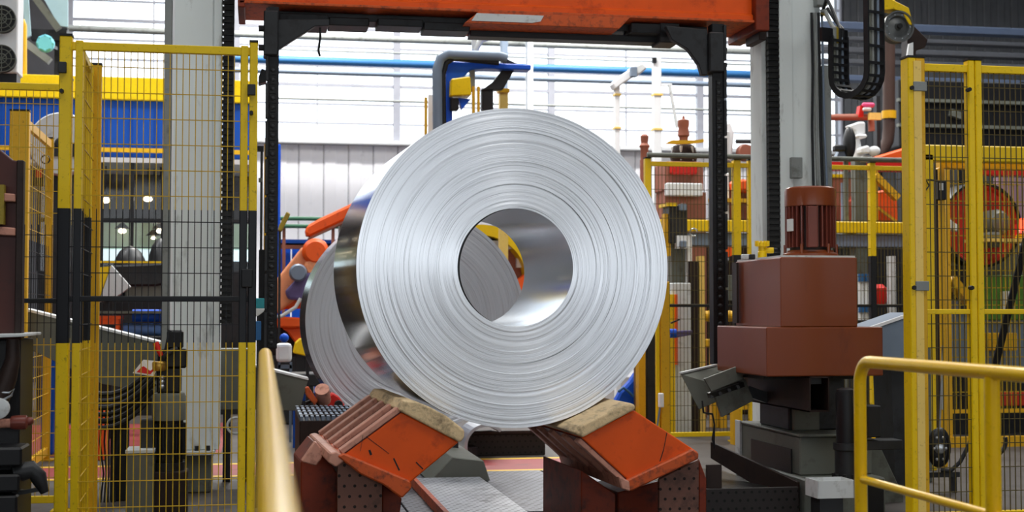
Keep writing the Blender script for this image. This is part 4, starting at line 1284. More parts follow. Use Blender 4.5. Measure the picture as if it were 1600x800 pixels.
MB().lathe([(.03, -.04), (.034, -.02), (.034, .03), (.02, .04)], at(31, 660, Yb - .1), 'X', 16).build('valve_body', M['brown_fin'], t, smooth=True)
MB().ball(at(46, 658, Yb - .1), .021).build('valve_knob', M['brown_fin'], t, smooth=True)
for i, (y0, y1, x1) in enumerate(((700, 730, 34), (742, 770, 30), (775, 900, 26))):
    MB().pbox(-60, x1, y0, y1, Yb - .2, .25, None if i < 2 else 0).build('lower_block', M['black'], t, bevel=.01)
MB().tube([at(20, 740, Yb - .12), at(50, 734, Yb - .1), at(60, 745, Yb - .1), at(70, 770, Yb - .1)], [.05, .045, .04, .02], 12).build('dark_elbow', M['dark'], t, smooth=True)
MB().bar(at(20, 772, Yb - .1), at(74, 762, Yb - .1), .02, .02).build('push_rod', M['dark'], t)
# red alarm box on the far-left return fence
t = thing('emergency_stop', 'small black and red emergency stop box on a mustard post at far left', 'switch', (at(58, 272, 12.4).x, 12.4, at(58, 290, 12.5).z))
MB().pbox(50, 68, 262, 290, 12.36, .1).build('housing', M['black'], t, bevel=.005)
MB().pbox(56, 65, 265, 277, 12.33, .05).build('red_button', M['red'], t, bevel=.004)
MB().tube(arc(at(71, 249, 12.5), (1, 0, 0), (0, 0, 1), .035, 0, 2 * math.pi, 20)[:-1], .006, 6, closed=True).build('cable_loop', M['rubber'], t, smooth=True)

# ---- behind: blue and yellow travelling beam, white drum
Yc = 20.0
t = thing('crane_girder', 'big blue girder with yellow top band behind the left fence', 'crane', (at(200, 200, Yc).x, Yc, 0))
X0, X1 = at(-120, 200, Yc).x, at(398, 200, Yc).x
za, zb_, zc, zd = at(200, 252, Yc).z, at(200, 157, Yc).z, at(200, 122, Yc).z, at(200, 236, Yc).z
MB().box(X0, X1, Yc, Yc + .5, za, zb_).build('blue_web', M['navy'], t, bevel=.01)
MB().box(X0, X1, Yc - .08, Yc + .55, zb_, zc).build('yellow_flange', M['yellow'], t, bevel=.01)
MB().box(X0, X1, Yc - .12, Yc - .06, zd - .03, zd + .03).build('yellow_rail', M['mustard'], t)
MB().box(X0, X1, Yc - .02, Yc + .3, za - .05, za).build('white_sill', M['white'], t)
n = int((X1 - X0) / .33)
for i in range(n):
    xx = X0 + (X1 - X0) * i / n
    MB().box(xx, xx + .02, Yc - .02, Yc, za, zb_).build('stiffener', M['navy'], t)
for px in (-60, 158, 330, 392):
    MB().pbox(px, px + 8, 252, 480, Yc + .1, .1, 0).build('leg', M['white'], t)
c = at(96, 225, 16.7)
t = thing('white_drum', 'large white round drum cover behind the fence on the left', 'drum', (c.x, 16.8, c.z - .55))
rw = 49 / FPX * 16.2
MB().lathe([(rw * .2, -.06), (rw * .96, -.05), (rw, -.02), (rw, .35), (rw * .95, .4)], c, 'Y', 48).build('drum', M['grey_lite'], t, smooth=True)
MB().lathe([(.05, -.1), (.07, -.06)], c, 'Y', 16).build('hub', M['dark'], t, smooth=True)
MB().box(c.x - .12, c.x + .12, 16.85, 17.0, 0, c.z - .2).build('stand', M['dark'], t)
MB().box(c.x - .1, c.x + .2, 16.62, 16.7, c.z - .15, c.z - .0).build('dark_bracket', M['dark'], t)
# lit control cabin
Yk = 17.95
t = thing('control_cabin', 'dim glazed control cabin with pale green windows behind the left fence', 'cabin', (at(205, 400, Yk).x, Yk + .5, 0))
X0, X1 = at(60, 350, Yk).x, at(395, 350, Yk).x
zs = [at(205, y, Yk).z for y in (254, 262, 334, 345, 383, 402, 424)]
MB().box(X0, X1, Yk + 1.55, Yk + 1.65, 0, zs[0]).build('back_wall', M['wall_dark'], t)
MB().box(X0, X1, Yk, Yk + 1.6, zs[0], zs[0] + .06).build('roof', M['white'], t)
MB().box(X0, X1, Yk, Yk + .1, 0, zs[6]).build('front_panel', M['dark'], t)
MB().box(X0, X1, Yk + 1.2, Yk + 1.25, zs[4], zs[2]).build('green_board', M['cabin_green'] if 'cabin_green' in M else M['grey'], t)
MB().box(X0, X1, Yk + 1.18, Yk + 1.24, zs[5], zs[4]).build('pale_strip', M['lit_window'], t)
w_ = (X1 - X0) / 7
for i in range(8):
    MB().box(X0 + i * w_ - .02, X0 + i * w_ + .02, Yk + .02, Yk + .08, zs[6], zs[0]).build('mullion', M['dark'], t)
for i in range(7):
    MB().box(X0 + i * w_ + .02, X0 + (i + 1) * w_ - .02, Yk + .04, Yk + .05, zs[6], zs[0]).build('pane', M['glass'], t)
MB().box(X0, X1, Yk + .0, Yk + .1, zs[3] - .02, zs[3] + .03).build('transom', M['dark'], t)
LAMPS = ((165, 313, .042, 'upper warm glowing pendant lamp beside the mustard post'), (231, 311, .042, 'upper warm glowing pendant lamp toward the left column'),
         (191, 361, .038, 'lower warm glowing pendant lamp in the middle of the cabin window'), (250, 361, .034, 'lower warm glowing pendant lamp against the left column'),
         (240, 372, .022, 'smallest dim pendant lamp low in the cabin'))
for i, (px, py, r, lab) in enumerate(LAMPS):
    p = at(px, py, Yk + .5 + .22 * (i % 3))
    t2 = thing('pendant_lamp', lab, 'lamp', (p.x, p.y, p.z), 'warm lamps in the cabin')
    MB().ball(p, r, 12, (1.3, 1, .8)).build('bulb', M['lamp'], t2, smooth=True)
    MB().lathe([(.10, .03), (.03, .10), (.012, .11)], p, 'Z', 14).build('shade', M['dark'], t2, smooth=True)
    MB().cyl((p.x, p.y, p.z + .1), (p.x, p.y, zs[0]), .008, n=6).build('cord', M['rubber'], t2)
# dark dome machines in front of the cabin
Yd = 15.2
t = thing('hooded_machine', 'dark hooded machine with two rounded tops and a yellow edge behind the left fence', 'machine', (at(220, 430, Yd).x, Yd + .3, 0))
for px, w, h, dp in ((203, 26, 384, .5), (250, 20, 372, .8)):
    a = at(px, 425, Yd + dp); rr_ = w / FPX * Yd
    hh = at(px, h, Yd + dp).z - a.z
    MB().ball((a.x, Yd + dp, a.z), 1, 18, (rr_, .3, hh)).build('hood', M['dark'], t, smooth=True)
MB().pprism([(160, 415), (262, 411), (290, 411), (290, 434), (245, 447), (232, 447), (200, 447), (185, 430)], Yd, .6).build('upper_body', M['dark'], t, bevel=.02)
MB().pbox(150, 290, 408, 411, Yd - .05, .05).build('yellow_edge', M['yellow'], t)
MB().pbox(195, 290, 440, 480, Yd + .05, .5).build('grey_body', M['plate_grey'], t, bevel=.02)
MB().pbox(130, 300, 470, 492, Yd, .8).build('bed', M['black'], t, bevel=.01)
for px in (136, 290):
    MB().pbox(px, px + 8, 492, 700, Yd + .1, .1, 0).build('leg', M['dark'], t)
t = thing('cone_cover', 'pale grey pointed cover standing in front of the hooded machine', 'cover', (at(180, 450, 14.6).x, 14.7, at(180, 470, 14.6).z))
MB().pprism([(174, 414), (204, 448), (176, 468), (155, 472), (158, 462)], 14.6, .1).build('sheet', M['grey_lite'], t, bevel=.004)
MB().pprism([(152, 418), (173, 416), (156, 462), (150, 470)], 14.62, .08).build('yellow_side', M['yellow'], t)
MB().pbox(160, 175, 470, 700, 14.7, .06, 0).build('stand', M['dark'], t)
# shelf of blue film rolls and an orange crate
Ys = 13.2
t = thing('roll_rack', 'rack shelf carrying blue film rolls behind the left column', 'rack', (at(205, 510, Ys).x, Ys + .4, 0))
MB().pbox(120, 300, 528, 534, Ys, .8).build('shelf', M['dark'], t)
MB().pbox(120, 300, 486, 490, Ys + .02, .8).build('shelf', M['grey'], t)
for px in (122, 292):
    for dy in (0, .74):
        MB().pbox(px, px + 6, 480, 700, Ys + dy, .05, 0).build('leg', M['dark'], t)
for i, (px, py, w, mt, nm) in enumerate(((226, 503, 24, 'blue', 'upper deep blue'), (270, 500, 22, 'blue', 'upper end deep blue'), (212, 519, 20, 'blue_film', 'lower pale blue crumpled'), (254, 518, 18, 'blue_film', 'lower middle pale blue'), (296, 518, 16, 'blue', 'lower end deep blue'))):
    a = at(px, py, Ys + .05); rr_ = .058
    z_ = at(205, 528, Ys).z + .01 + (rr_ + .006 if py > 510 else rr_ * 3.02 + .016)
    tag(MB().cyl((a.x - .12, Ys + .2, z_), (a.x + .12, Ys + .2, z_), rr_, n=18).build('film_roll', M[mt], smooth=True), nm + ' film roll lying on the rack shelf behind the left fence', 'roll', 'film rolls on the rack')
t = thing('orange_crate', 'bright orange plastic crate on the rack shelf beside the film rolls', 'crate', (at(170, 510, Ys).x, Ys + .15, at(170, 528, Ys).z))
zc_ = at(170, 528, Ys).z
X0, X1 = at(152, 510, Ys).x, at(186, 510, Ys).x
MB().box(X0, X1, Ys + .05, Ys + .35, zc_, zc_ + .19).build('body', M['orange_far'], t, bevel=.01)
MB().box(X0 - .01, X1 + .01, Ys + .04, Ys + .36, zc_ + .17, zc_ + .2).build('rim', M['orange_far'], t)
MB().box(X0 + .04, X1 - .04, Ys + .044, Ys + .05, zc_ + .09, zc_ + .12).build('slot', M['black'], t)
tag(MB().pbox(64, 84, 548, 650, 13.1, .5, 0).build('blue_barrel', M['navy'], bevel=.03, seg=2), 'deep blue bin on the floor behind the fence at far left', 'bin')
tag(MB().pbox(153, 164, 640, 700, 12.6, .3, 0).build('orange_post', M['orange_far'], bevel=.01), 'orange block beside the mustard post behind the left fence', 'block')

# ---- top-left corner: fan, hooks, dark structure
Yf = 12.5
t = thing('drum_fan', 'tall white framed cooling fan at the top left edge', 'fan', (at(14, 60, Yf).x, Yf, at(14, 110, Yf).z))
zf0, zf1 = at(14, 112, Yf).z, at(14, -60, Yf).z
MB().box(at(0, 50, Yf).x - .3, at(26, 50, Yf).x, Yf + .05, Yf + .35, zf0, zf1).build('casing', M['white'], t, bevel=.01)
for y in (30, 92, -34):
    c = at(3, y, Yf)
    MB().lathe([(.01, 0), (.115, 0), (.115, .06)], (c.x, Yf - .012, c.z), 'Y', 28).build('fan_opening', M['black'], t, smooth=True)
    for r in (.04, .08, .115):
        MB().tube(arc((c.x, Yf - .02, c.z), (1, 0, 0), (0, 0, 1), r, 0, 2 * math.pi, 24)[:-1], .005, 6, closed=True).build('guard_ring', M['grey'], t, smooth=True)
    for k in range(4):
        a = math.pi * k / 4
        d = Vector((math.cos(a), 0, math.sin(a))) * .115
        MB().bar(Vector((c.x, Yf - .02, c.z)) - d, Vector((c.x, Yf - .02, c.z)) + d, .007).build('guard_spoke', M['grey'], t)
MB().pbox(-30, 26, 112, 130, Yf + .1, .2).build('foot', M['dark'], t)
t = thing('upper_handrail', 'thin yellow tube handrail standing on the blue girder near the fan', 'handrail', (at(38, 70, 19.8).x, 19.9, at(38, 118, 19.9).z))
MB().tube([at(38, 117, 20.1), at(38, 40, 20.1), at(36, 33, 20.1), at(28, 33, 20.1), at(-20, -10, 20.1)], .035, 10).build('tube', M['mustard'], t, smooth=True)
c = at(71, 68, 21)
t = thing('teal_disc', 'round pale teal disc on the dark structure above the blue girder', 'disc', (c.x, c.y, c.z - .12))
MB().lathe([(.02, -.05), (.10, -.05), (.125, -.02), (.125, .05)], c, 'Y', 24).build('disc', M['cyan'], t, smooth=True)
MB().bar(c + Vector((0, .05, 0)), c + Vector((.02, .92, .1)), .05).build('arm', M['dark'], t)
for k in range(8):
    a = 2 * math.pi * k / 8
    MB().ball(c + Vector((.105 * math.cos(a), -.04, .105 * math.sin(a))), .022, 8).build('lobe', M['cyan'], t, smooth=True)
t = thing('roof_strut', 'diagonal grey strut with pale panels in the dark top left corner', 'strut', (at(75, 20, 21.5).x, 21.5, at(75, 50, 21.5).z))
MB().bar(at(50, -10, 21.5), at(92, 46, 21.5), .10, .10).build('strut', M['grey'], t)
MB().pprism([(66, -6), (106, -6), (106, 42), (92, 40)], 21.7, .04).build('pale_panel', M['pale_blue'], t)
MB().bar(at(30, 60, 21.4), at(78, 96, 21.4), .16, .1).build('lower_strut', M['column_edge'], t)
MB().pprism([(35, -6), (44, -6), (48, 55), (40, 60)], 21.6, .06).build('pale_strip', M['pale_blue'], t)
MB().pbox(48, 104, 46, 62, 21.9, .2).build('dark_tie', M['dark'], t)
MB().pbox(85, 105, 44, 115, 22.3, .3, 0).build('dark_post', M['dark'], t)
# ================================================================== BEHIND THE COIL: wall services, robots
def pipe(label, x0, y0, x1, y1, Y, r, mt, name='wall_pipe'):
    a, b = at(x0, y0, Y), at(x1, y1, Y)
    z = (a.z + b.z) / 2
    m = MB().tube([(a.x, Y, z), (b.x, Y, z)], r, 12).build(name, M[mt], smooth=True)
    return tag(m, label, 'pipe', 'pipes along the glazed end wall')


YP = 25.2
pipe('blue pipe running along the glazing across the whole bay', 300, 88, 1300, 122, YP, .075, 'pipe_blue')
pipe('dark grey pipe just below the blue pipe on the glazing', 300, 108, 1300, 136, YP, .05, 'grey_blue')
pipe('thin pale pipe high on the glazing above the blue pipe', 105, 46, 1250, 82, YP, .06, 'column_edge')
pipe('thin grey conduit low on the glazing, well below the dark pipe', 420, 150, 1250, 178, YP, .022, 'column_edge')
pipe('thinnest conduit just above the blue pipe', 380, 75, 1250, 104, YP, .018, 'column_edge')
tag(MB().pbox(784, 794, -40, 270, 24.6, .2, 0).build('slim_post', M['grey_blue'], bevel=.01), 'slim grey post rising behind the blue lifting device', 'post')
tag(MB().pbox(824, 833, -40, 300, 24.8, .2, 0).build('slim_post', M['white'], bevel=.01), 'slim white post behind and right of the blue lifting device', 'post')
# blue device with yellow box above the coil
Yq = 15.5
t = thing('blue_lifter', 'blue lifting arm with yellow box and grey hose above the coil', 'lifting device', (at(740, 150, Yq).x, Yq + .2, 0))
MB().pprism([(697, 95), (830, 101), (830, 109), (760, 107), (735, 109), (718, 128), (707, 132), (707, 220), (697, 220)], Yq, .2).build('bracket', M['blue'], t, bevel=.01)
MB().pbox(697, 707, 200, 800, Yq + .04, .15, 0).build('pole', M['blue'], t, bevel=.008)
MB().pprism([(705, 123), (735, 119), (737, 149), (704, 150)], Yq - .12, .25).build('yellow_box', M['yellow'], t, bevel=.012)
MB().pprism([(716, 153), (736, 155), (722, 171)], Yq - .05, .1).build('blue_lug', M['blue'], t)
MB().pbox(704, 717, 153, 172, Yq - .08, .12).build('clamp', M['black'], t, bevel=.01)
a = [at(684, 215, Yq - .1), at(683, 110, Yq - .1), at(688, 92, Yq - .1), at(700, 85, Yq - .1), at(780, 88, Yq - .1), at(792, 92, Yq - .1)]
MB().tube(a, .055, 12).build('hose', M['grey_blue'], t, smooth=True)
MB().tube([p + Vector((.07, .02, -.04)) for p in a[:-2]] + [a[-2] + Vector((0, .02, -.07))], .03, 10).build('hose', M['rubber'], t, smooth=True)
MB().pprism([(784, 88), (810, 100), (800, 116), (786, 140), (752, 141), (770, 128), (786, 108)], Yq + .1, .12).build('curved_guide', M['dark'], t, bevel=.008)
MB().pbox(753, 771, 138, 172, Yq + .12, .12).build('hose_carrier', M['rubber'], t, bevel=.01)
for px in (738, 746):
    MB().pbox(px, px + 4, 135, 200, Yq - .02, .05).build('yellow_bar', M['mustard'], t)
MB().pbox(735, 742, 106, 142, Yq + .05, .1).build('grey_bar', M['column_edge'], t)
MB().pprism([(738, 38), (744, 38), (744, 86), (738, 86)], Yq + .1, .05).build('grey_bar', M['grey_lite'], t)
MB().tube([at(742, 80, Yq + .1), at(752, 62, Yq + .1), at(775, 56, Yq + .1), at(790, 60, Yq + .1)], .035, 10).build('pale_hose', M['grey_lite'], t, smooth=True)
t = thing('yellow_stand', 'yellow and white twin uprights behind the upper left of the coil', 'stand', (at(668, 180, 16.5).x, 16.5, 0))
MB().pbox(663, 667, 152, 800, 16.5, .06, 0).build('yellow_upright', M['mustard'], t)
MB().pbox(669, 680, 148, 800, 16.6, .08, 0).build('white_upright', M['white'], t)
t = thing('yellow_capped_post', 'pale yellow post with a yellow cap right of the blue lifter', 'post', (at(788, 160, 16).x, 16, 0))
MB().pbox(781, 794, 142, 800, 16, .1, 0).build('shaft', M['cream_yellow'], t)
MB().pbox(779, 796, 138, 144, 15.98, .14).build('cap', M['mustard'], t)

# left robots: orange arms
Yo = 16.0
t = thing('robot_arm', 'hazy pale orange robot arm leaning up right behind the left chain arm', 'robot', (at(470, 560, Yo).x, Yo + .3, 0))
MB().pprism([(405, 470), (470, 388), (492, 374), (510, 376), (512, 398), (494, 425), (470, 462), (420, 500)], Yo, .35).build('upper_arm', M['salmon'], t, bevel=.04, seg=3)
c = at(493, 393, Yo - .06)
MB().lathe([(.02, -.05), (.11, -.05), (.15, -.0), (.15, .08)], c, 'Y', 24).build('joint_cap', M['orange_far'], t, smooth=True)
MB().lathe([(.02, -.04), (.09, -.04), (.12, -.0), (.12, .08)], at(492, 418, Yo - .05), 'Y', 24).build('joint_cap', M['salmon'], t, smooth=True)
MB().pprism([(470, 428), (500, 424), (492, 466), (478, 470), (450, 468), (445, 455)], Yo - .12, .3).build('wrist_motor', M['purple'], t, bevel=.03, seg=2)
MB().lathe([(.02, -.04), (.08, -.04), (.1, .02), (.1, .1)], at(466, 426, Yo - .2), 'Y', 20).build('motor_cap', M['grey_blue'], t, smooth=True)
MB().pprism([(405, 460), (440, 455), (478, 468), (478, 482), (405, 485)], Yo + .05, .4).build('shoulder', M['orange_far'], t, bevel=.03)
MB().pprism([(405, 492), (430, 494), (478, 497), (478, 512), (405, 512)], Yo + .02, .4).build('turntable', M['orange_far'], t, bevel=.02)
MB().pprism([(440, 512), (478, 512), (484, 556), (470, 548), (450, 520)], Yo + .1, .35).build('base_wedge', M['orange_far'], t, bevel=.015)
MB().pbox(410, 480, 512, 560, Yo + .3, .4).build('base', M['darkbrown'], t, bevel=.02)
MB().pbox(405, 490, 556, 700, Yo + .2, .5, 0).build('pedestal', M['dark'], t, bevel=.02)
MB().tube([at(404, 500, Yo - .15), at(440, 494, Yo - .15), at(462, 480, Yo - .15), at(470, 466, Yo - .15)], .02, 8).build('hose', M['grey_lite'], t, smooth=True)
t = thing('orange_boom', 'long orange boom slanting up to the right behind the coil', 'boom', (at(515, 340, 17).x, 17, at(515, 360, 17).z))
MB().pprism([(476, 364), (480, 352), (500, 341), (600, 294), (600, 316), (482, 371)], 17, .3).build('boom', M['orange_far'], t, bevel=.03)
MB().pprism([(482, 371), (560, 334), (600, 316), (600, 319), (560, 338), (482, 374)], 16.98, .32).build('lower_edge', M['brown_far'], t)
MB().pbox(530, 590, 330, 700, 17.4, .3, 0).build('column', M['grey'], t)
t = thing('side_railing', 'green railing with a blue sheet wall behind the orange robot arm', 'railing', (at(500, 360, 20).x, 20, 0))
for y in (341, 353):
    p, q = at(430, y, 20), at(640, y + 4, 20)
    MB().tube([(p.x, 20, p.z), (q.x, 20, p.z)], .03, 8).build('rail', M['green_rail'], t, smooth=True)
for px in (440, 517, 600):
    MB().pbox(px, px + 5, 338, 800, 20.05, .06, 0).build('post', M['brown_far'], t)
for y, mt in ((377, 'navy'), (383, 'brown_far')):
    p, q = at(420, y, 20.2), at(640, y, 20.2)
    MB().box(p.x, q.x, 20.2, 20.3, p.z - .05, p.z + .03).build('ledge', M[mt], t)
for i in range(12):
    p, q = at(420 + i * 18, 420, 20.4), at(436 + i * 18, 420, 20.4)
    MB().box(p.x, q.x, 20.4, 20.44, 0, at(500, 386, 20.4).z).build('sheet_panel', M['blue' if i % 3 else 'grey_blue'], t)
t = thing('tilted_flap', 'small tilted olive yellow flap right of the left chain arm', 'flap', (at(438, 400, 15.6).x, 15.7, 0))
MB().pprism([(434, 360), (436, 352), (448, 330), (454, 334), (440, 362)], 15.6, .2).build('flap', M['olive'], t, bevel=.01)
MB().pbox(434, 438, 358, 700, 15.66, .05, 0).build('pole', M['dark'], t)
tag(MB().pbox(430, 437, 225, 800, 19, .2, 0).build('blue_upright', M['blue'], bevel=.01), 'tall blue upright directly behind the left chain arm', 'post')
# lower clutter left of the coil
t = thing('white_cover', 'white box cover with a bright blue knob below the orange robot', 'box', (at(444, 590, 14).x, 14, 0))
MB().pbox(432, 456, 537, 566, 14, .3).build('cover', M['white'], t, bevel=.03, seg=2)
MB().ball(at(444, 528, 13.95), .045).build('knob', M['blue'], t, smooth=True)
MB().pbox(434, 438, 566, 700, 14.05, .05, 0).build('leg', M['grey_blue'], t)
MB().pbox(452, 456, 566, 700, 14.05, .05, 0).build('leg', M['grey_blue'], t)
MB().pbox(434, 456, 570, 576, 14.05, .05).build('crossbar', M['grey_blue'], t)
t = thing('yellow_casting', 'yellow casting piece on a dark stand under the orange robot base', 'casting', (at(472, 560, 14.6).x, 14.7, 0))
MB().pprism([(458, 552), (462, 536), (470, 528), (482, 545), (486, 558)], 14.6, .3).build('casting', M['yellow'], t, bevel=.01)
MB().pbox(462, 482, 553, 700, 14.65, .2, 0).build('stand', M['dark'], t)
t = thing('stop_post', 'dark post with a yellow block beside the rim of the rear coil', 'post', (at(481, 520, 12.3).x, 12.35, 0))
MB().pbox(477, 484, 488, 520, 12.3, .1).build('yellow_block', M['yellow'], t, bevel=.01)
MB().pbox(478, 483, 520, 700, 12.32, .06, 0).build('post', M['dark'], t)
t = thing('dark_table', 'dark blue machine table below the white cover, left of the rear coil', 'table', (at(480, 600, 13.4).x, 13.5, 0))
MB().pbox(456, 520, 584, 604, 13.4, .5).build('top', M['dark'], t, bevel=.01)
for px in (458, 512):
    MB().pbox(px, px + 7, 604, 700, 13.45, .1, 0).build('leg', M['navy'], t)
MB().pbox(460, 512, 616, 626, 13.5, .2).build('shelf', M['navy'], t)
t = thing('red_bracket', 'small red wheel guard on the floor at the lower left of the rear coil', 'guard', (at(520, 630, 11).x, 11, 0))
MB().pprism([(507, 642), (510, 622), (520, 614), (530, 620), (545, 642)], 10.95, .2).build('guard', M['red'], t, bevel=.01)
MB().lathe([(.015, -.03), (.03, -.03), (.035, .0)], at(529, 632, 10.93), 'Y', 14).build('bolt', M['black'], t, smooth=True)
MB().pbox(512, 540, 640, 760, 10.98, .12, 0).build('stand', M['dark'], t)
t = thing('rusty_lever', 'rusty orange lever with a pale roller behind the slatted platform', 'lever', (at(488, 625, 10.75).x, 10.85, 0))
MB().pprism([(477, 606), (482, 604), (497, 626), (492, 634), (478, 618)], 10.75, .1).build('lever', M['orange_worn'], t, bevel=.006)
MB().cyl(at(503, 608, 10.75), at(506, 626, 10.85), .055, n=18).build('roller', M['rib'], t, smooth=True)
MB().tube([at(478, 630, 10.85), at(492, 624, 10.85), at(500, 636, 10.85), at(506, 640, 10.85)], .014, 8).build('chain', M['darkbrown'], t, smooth=True)
MB().pbox(478, 504, 636, 760, 10.76, .14, 0).build('stand', M['black'], t)
# yellow guard seen through the coil bore, red-white machine behind it
t = thing('round_guard', 'yellow ring guard with a dark drum seen through the coil bore', 'guard', (at(790, 400, 17).x, 17.1, 0))
c = at(752, 440, 17)
o_ = arc(c, (1, 0, 0), (0, 0, 1), .70, -.4, 2.2, 20); i_ = arc(c, (1, 0, 0), (0, 0, 1), .57, -.4, 2.2, 20)
m = MB()
for k in range(20): m.prism([o_[k], o_[k + 1], i_[k + 1], i_[k]], (0, .3, 0))
m.build('ring', M['yellow'], t)
MB().pbox(758, 818, 352, 376, 17.2, .2).build('dark_drum', M['black'], t, bevel=.02)
MB().pbox(750, 830, 376, 389, 17.1, .3).build('grey_beam', M['grey_lite'], t)
MB().pbox(760, 840, 389, 470, 17.3, .3).build('brown_body', M['brown_far'], t)
MB().pbox(808, 820, 396, 418, 17.2, .1).build('white_box', M['white'], t)
MB().pprism([(806, 440), (822, 428), (826, 470), (812, 470)], 17.0, .2).build('orange_foot', M['orange_far'], t)
MB().pbox(740, 830, 470, 700, 17.2, .3, 0).build('pedestal', M['dark'], t)
# blue panel right of the saddle
t = thing('blue_tarpaulin', 'bright blue sheet between the right saddle and the yellow gate post', 'sheet', (at(985, 610, 12.2).x, 12.2, 0))
MB().pprism([(955, 640), (970, 612), (985, 596), (996, 580), (998, 640)], 12.2, .12).build('sheet', M['blue'], t, bevel=.02)
MB().tube([at(966, 612, 12.15), at(974, 606, 12.15), at(982, 612, 12.15), at(990, 620, 12.15)], .012, 8).build('blue_hose', M['pipe_blue'], t, smooth=True)
MB().pbox(955, 994, 636, 740, 12.2, .2, 0).build('base', M['dark'], t)
MB().pbox(993, 997, 570, 700, 12.1, .06, 0).build('chain_strip', M['brass'], t)

# ================================================================== BEHIND THE FAR FENCE, RIGHT
Y1 = 15.0
t = thing('yellow_guard_beam', 'wide yellow guard beam on posts behind the far fence', 'beam', (at(1220, 355, Y1).x, Y1, 0))
p, q = at(1030, 353, Y1), at(1440, 353, Y1)
zz = at(1220, 354, Y1).z
MB().box(p.x, q.x, Y1, Y1 + .15, zz - .065, zz + .065).build('beam', M['yellow'], t, bevel=.008)
MB().box(p.x, q.x, Y1 + .05, Y1 + .3, zz - .22, zz - .08).build('grey_beam', M['grey_blue'], t, bevel=.008)
for px in (1060, 1200, 1330, 1430):
    MB().pbox(px, px + 9, 365, 700, Y1 + .1, .1, 0).build('leg', M['grey'], t)
t = thing('hydraulic_valve', 'tall rust brown valve with a flanged neck above the far fence', 'valve', (at(1068, 220, 16.5).x, 16.5, 0))
ax = at(1068, 200, 16.5)
def zpx(y, Y=16.5): return at(1068, y, Y).z
MB().lathe([(.05, zpx(236)), (.055, zpx(215)), (.075, zpx(212)), (.06, zpx(200)), (.07, zpx(196)), (.07, zpx(188)), (.02, zpx(186)), (.012, zpx(181))], (ax.x, 16.5, 0), 'Z', 20).build('neck', M['brown_far'], t, smooth=True)
MB().lathe([(.15, zpx(255)), (.17, zpx(245)), (.13, zpx(228)), (.06, zpx(224))], (ax.x, 16.5, 0), 'Z', 20).build('bonnet', M['darkbrown'], t, smooth=True)
for k in range(6):
    a = 2 * math.pi * k / 6
    MB().cyl((ax.x + .14 * math.cos(a), 16.5 + .14 * math.sin(a), zpx(252)), (ax.x + .14 * math.cos(a), 16.5 + .14 * math.sin(a), zpx(230)), .018, n=8).build('stud', M['grey_lite'], t)
MB().pprism([(1040, 224), (1050, 219), (1085, 219), (1100, 217), (1100, 222), (1085, 224), (1060, 225)], 16.25, .06).build('yellow_guard', M['mustard'], t)
MB().pbox(1040, 1100, 252, 300, 16.3, .5).build('body', M['brown_far'], t, bevel=.03)
MB().pbox(1050, 1090, 256, 272, 16.2, .12).build('red_cap', M['red'], t, bevel=.02)
MB().pbox(1042, 1098, 286, 306, 16.1, .1).build('white_panel', M['white'], t, bevel=.01)
MB().pbox(1040, 1104, 300, 700, 16.4, .4, 0).build('pedestal', M['brown_far'], t)
t = thing('brown_hydrant', 'short rust brown hydrant just right of the coil top, above the fence', 'valve', (at(1007, 235, 17).x, 17, 0))
ax = at(1007, 235, 17)
MB().lathe([(.05, at(1007, 252, 17).z), (.05, at(1007, 232, 17).z), (.07, at(1007, 228, 17).z), (.045, at(1007, 224, 17).z), (.055, at(1007, 213, 17).z), (.03, at(1007, 210, 17).z)], (ax.x, 17, 0), 'Z', 18).build('head', M['brown_far'], t, smooth=True)
MB().cyl((ax.x, 17, 0), (ax.x, 17, at(1007, 250, 17).z), .06, n=14).build('standpipe', M['brown_far'], t, smooth=True)
# white robot and posts
Yr = 19.0
t = thing('white_robot', 'white jointed robot arm reaching over a post right of the coil', 'robot', (at(975, 180, Yr).x, Yr, 0))
MB().pbox(962, 970, 128, 800, Yr, .1, 0).build('post', M['white'], t, bevel=.01)
MB().pprism([(956, 130), (972, 116), (984, 108), (996, 112), (990, 120), (972, 132), (962, 140)], Yr - .1, .2).build('forearm', M['white'], t, bevel=.02)
MB().pprism([(984, 106), (1004, 98), (1012, 106), (1000, 116), (990, 120)], Yr - .15, .2).build('elbow', M['grey_lite'], t, bevel=.02)
MB().pbox(986, 996, 104, 120, Yr - .2, .08).build('blue_joint', M['grey_blue'], t, bevel=.01)
MB().pbox(961, 971, 146, 149, Yr - .02, .14).build('yellow_band', M['cream_yellow'], t)
MB().pbox(961, 971, 198, 201, Yr - .02, .14).build('yellow_band', M['cream_yellow'], t)
t = thing('white_post', 'taller white post with yellow bands right of the white robot', 'post', (at(1029, 180, Yr + 1).x, Yr + 1, 0))
MB().pbox(1023, 1035, 90, 800, Yr + 1, .12, 0).build('shaft', M['white'], t, bevel=.01)
MB().pbox(1020, 1026, 90, 98, Yr + .96, .05).build('black_square', M['black'], t)
for y in (146, 200):
    MB().pbox(1022, 1036, y, y + 3, Yr + .98, .16).build('yellow_band', M['cream_yellow'], t)
MB().bar(at(1046, 132, Yr + 1), at(1058, 200, Yr + 1), .04, .04).build('brace', M['grey_lite'], t)
MB().pbox(1024, 1050, 130, 134, Yr + 1.02, .06).build('brace_arm', M['white'], t)
t = thing('white_cabinet', 'white valve cabinet with a dark pipe behind the right chain arm', 'cabinet', (at(1135, 220, 18).x, 18, 0))
MB().pprism([(1122, 200), (1130, 190), (1142, 190), (1148, 206), (1144, 252), (1122, 252)], 18, .3).build('body', M['white'], t, bevel=.03)
MB().pbox(1124, 1140, 205, 250, 17.95, .05).build('door', M['grey_lite'], t, bevel=.006)
MB().pbox(1124, 1136, 118, 192, 18.1, .1).build('duct', M['grey_blue'], t, bevel=.01)
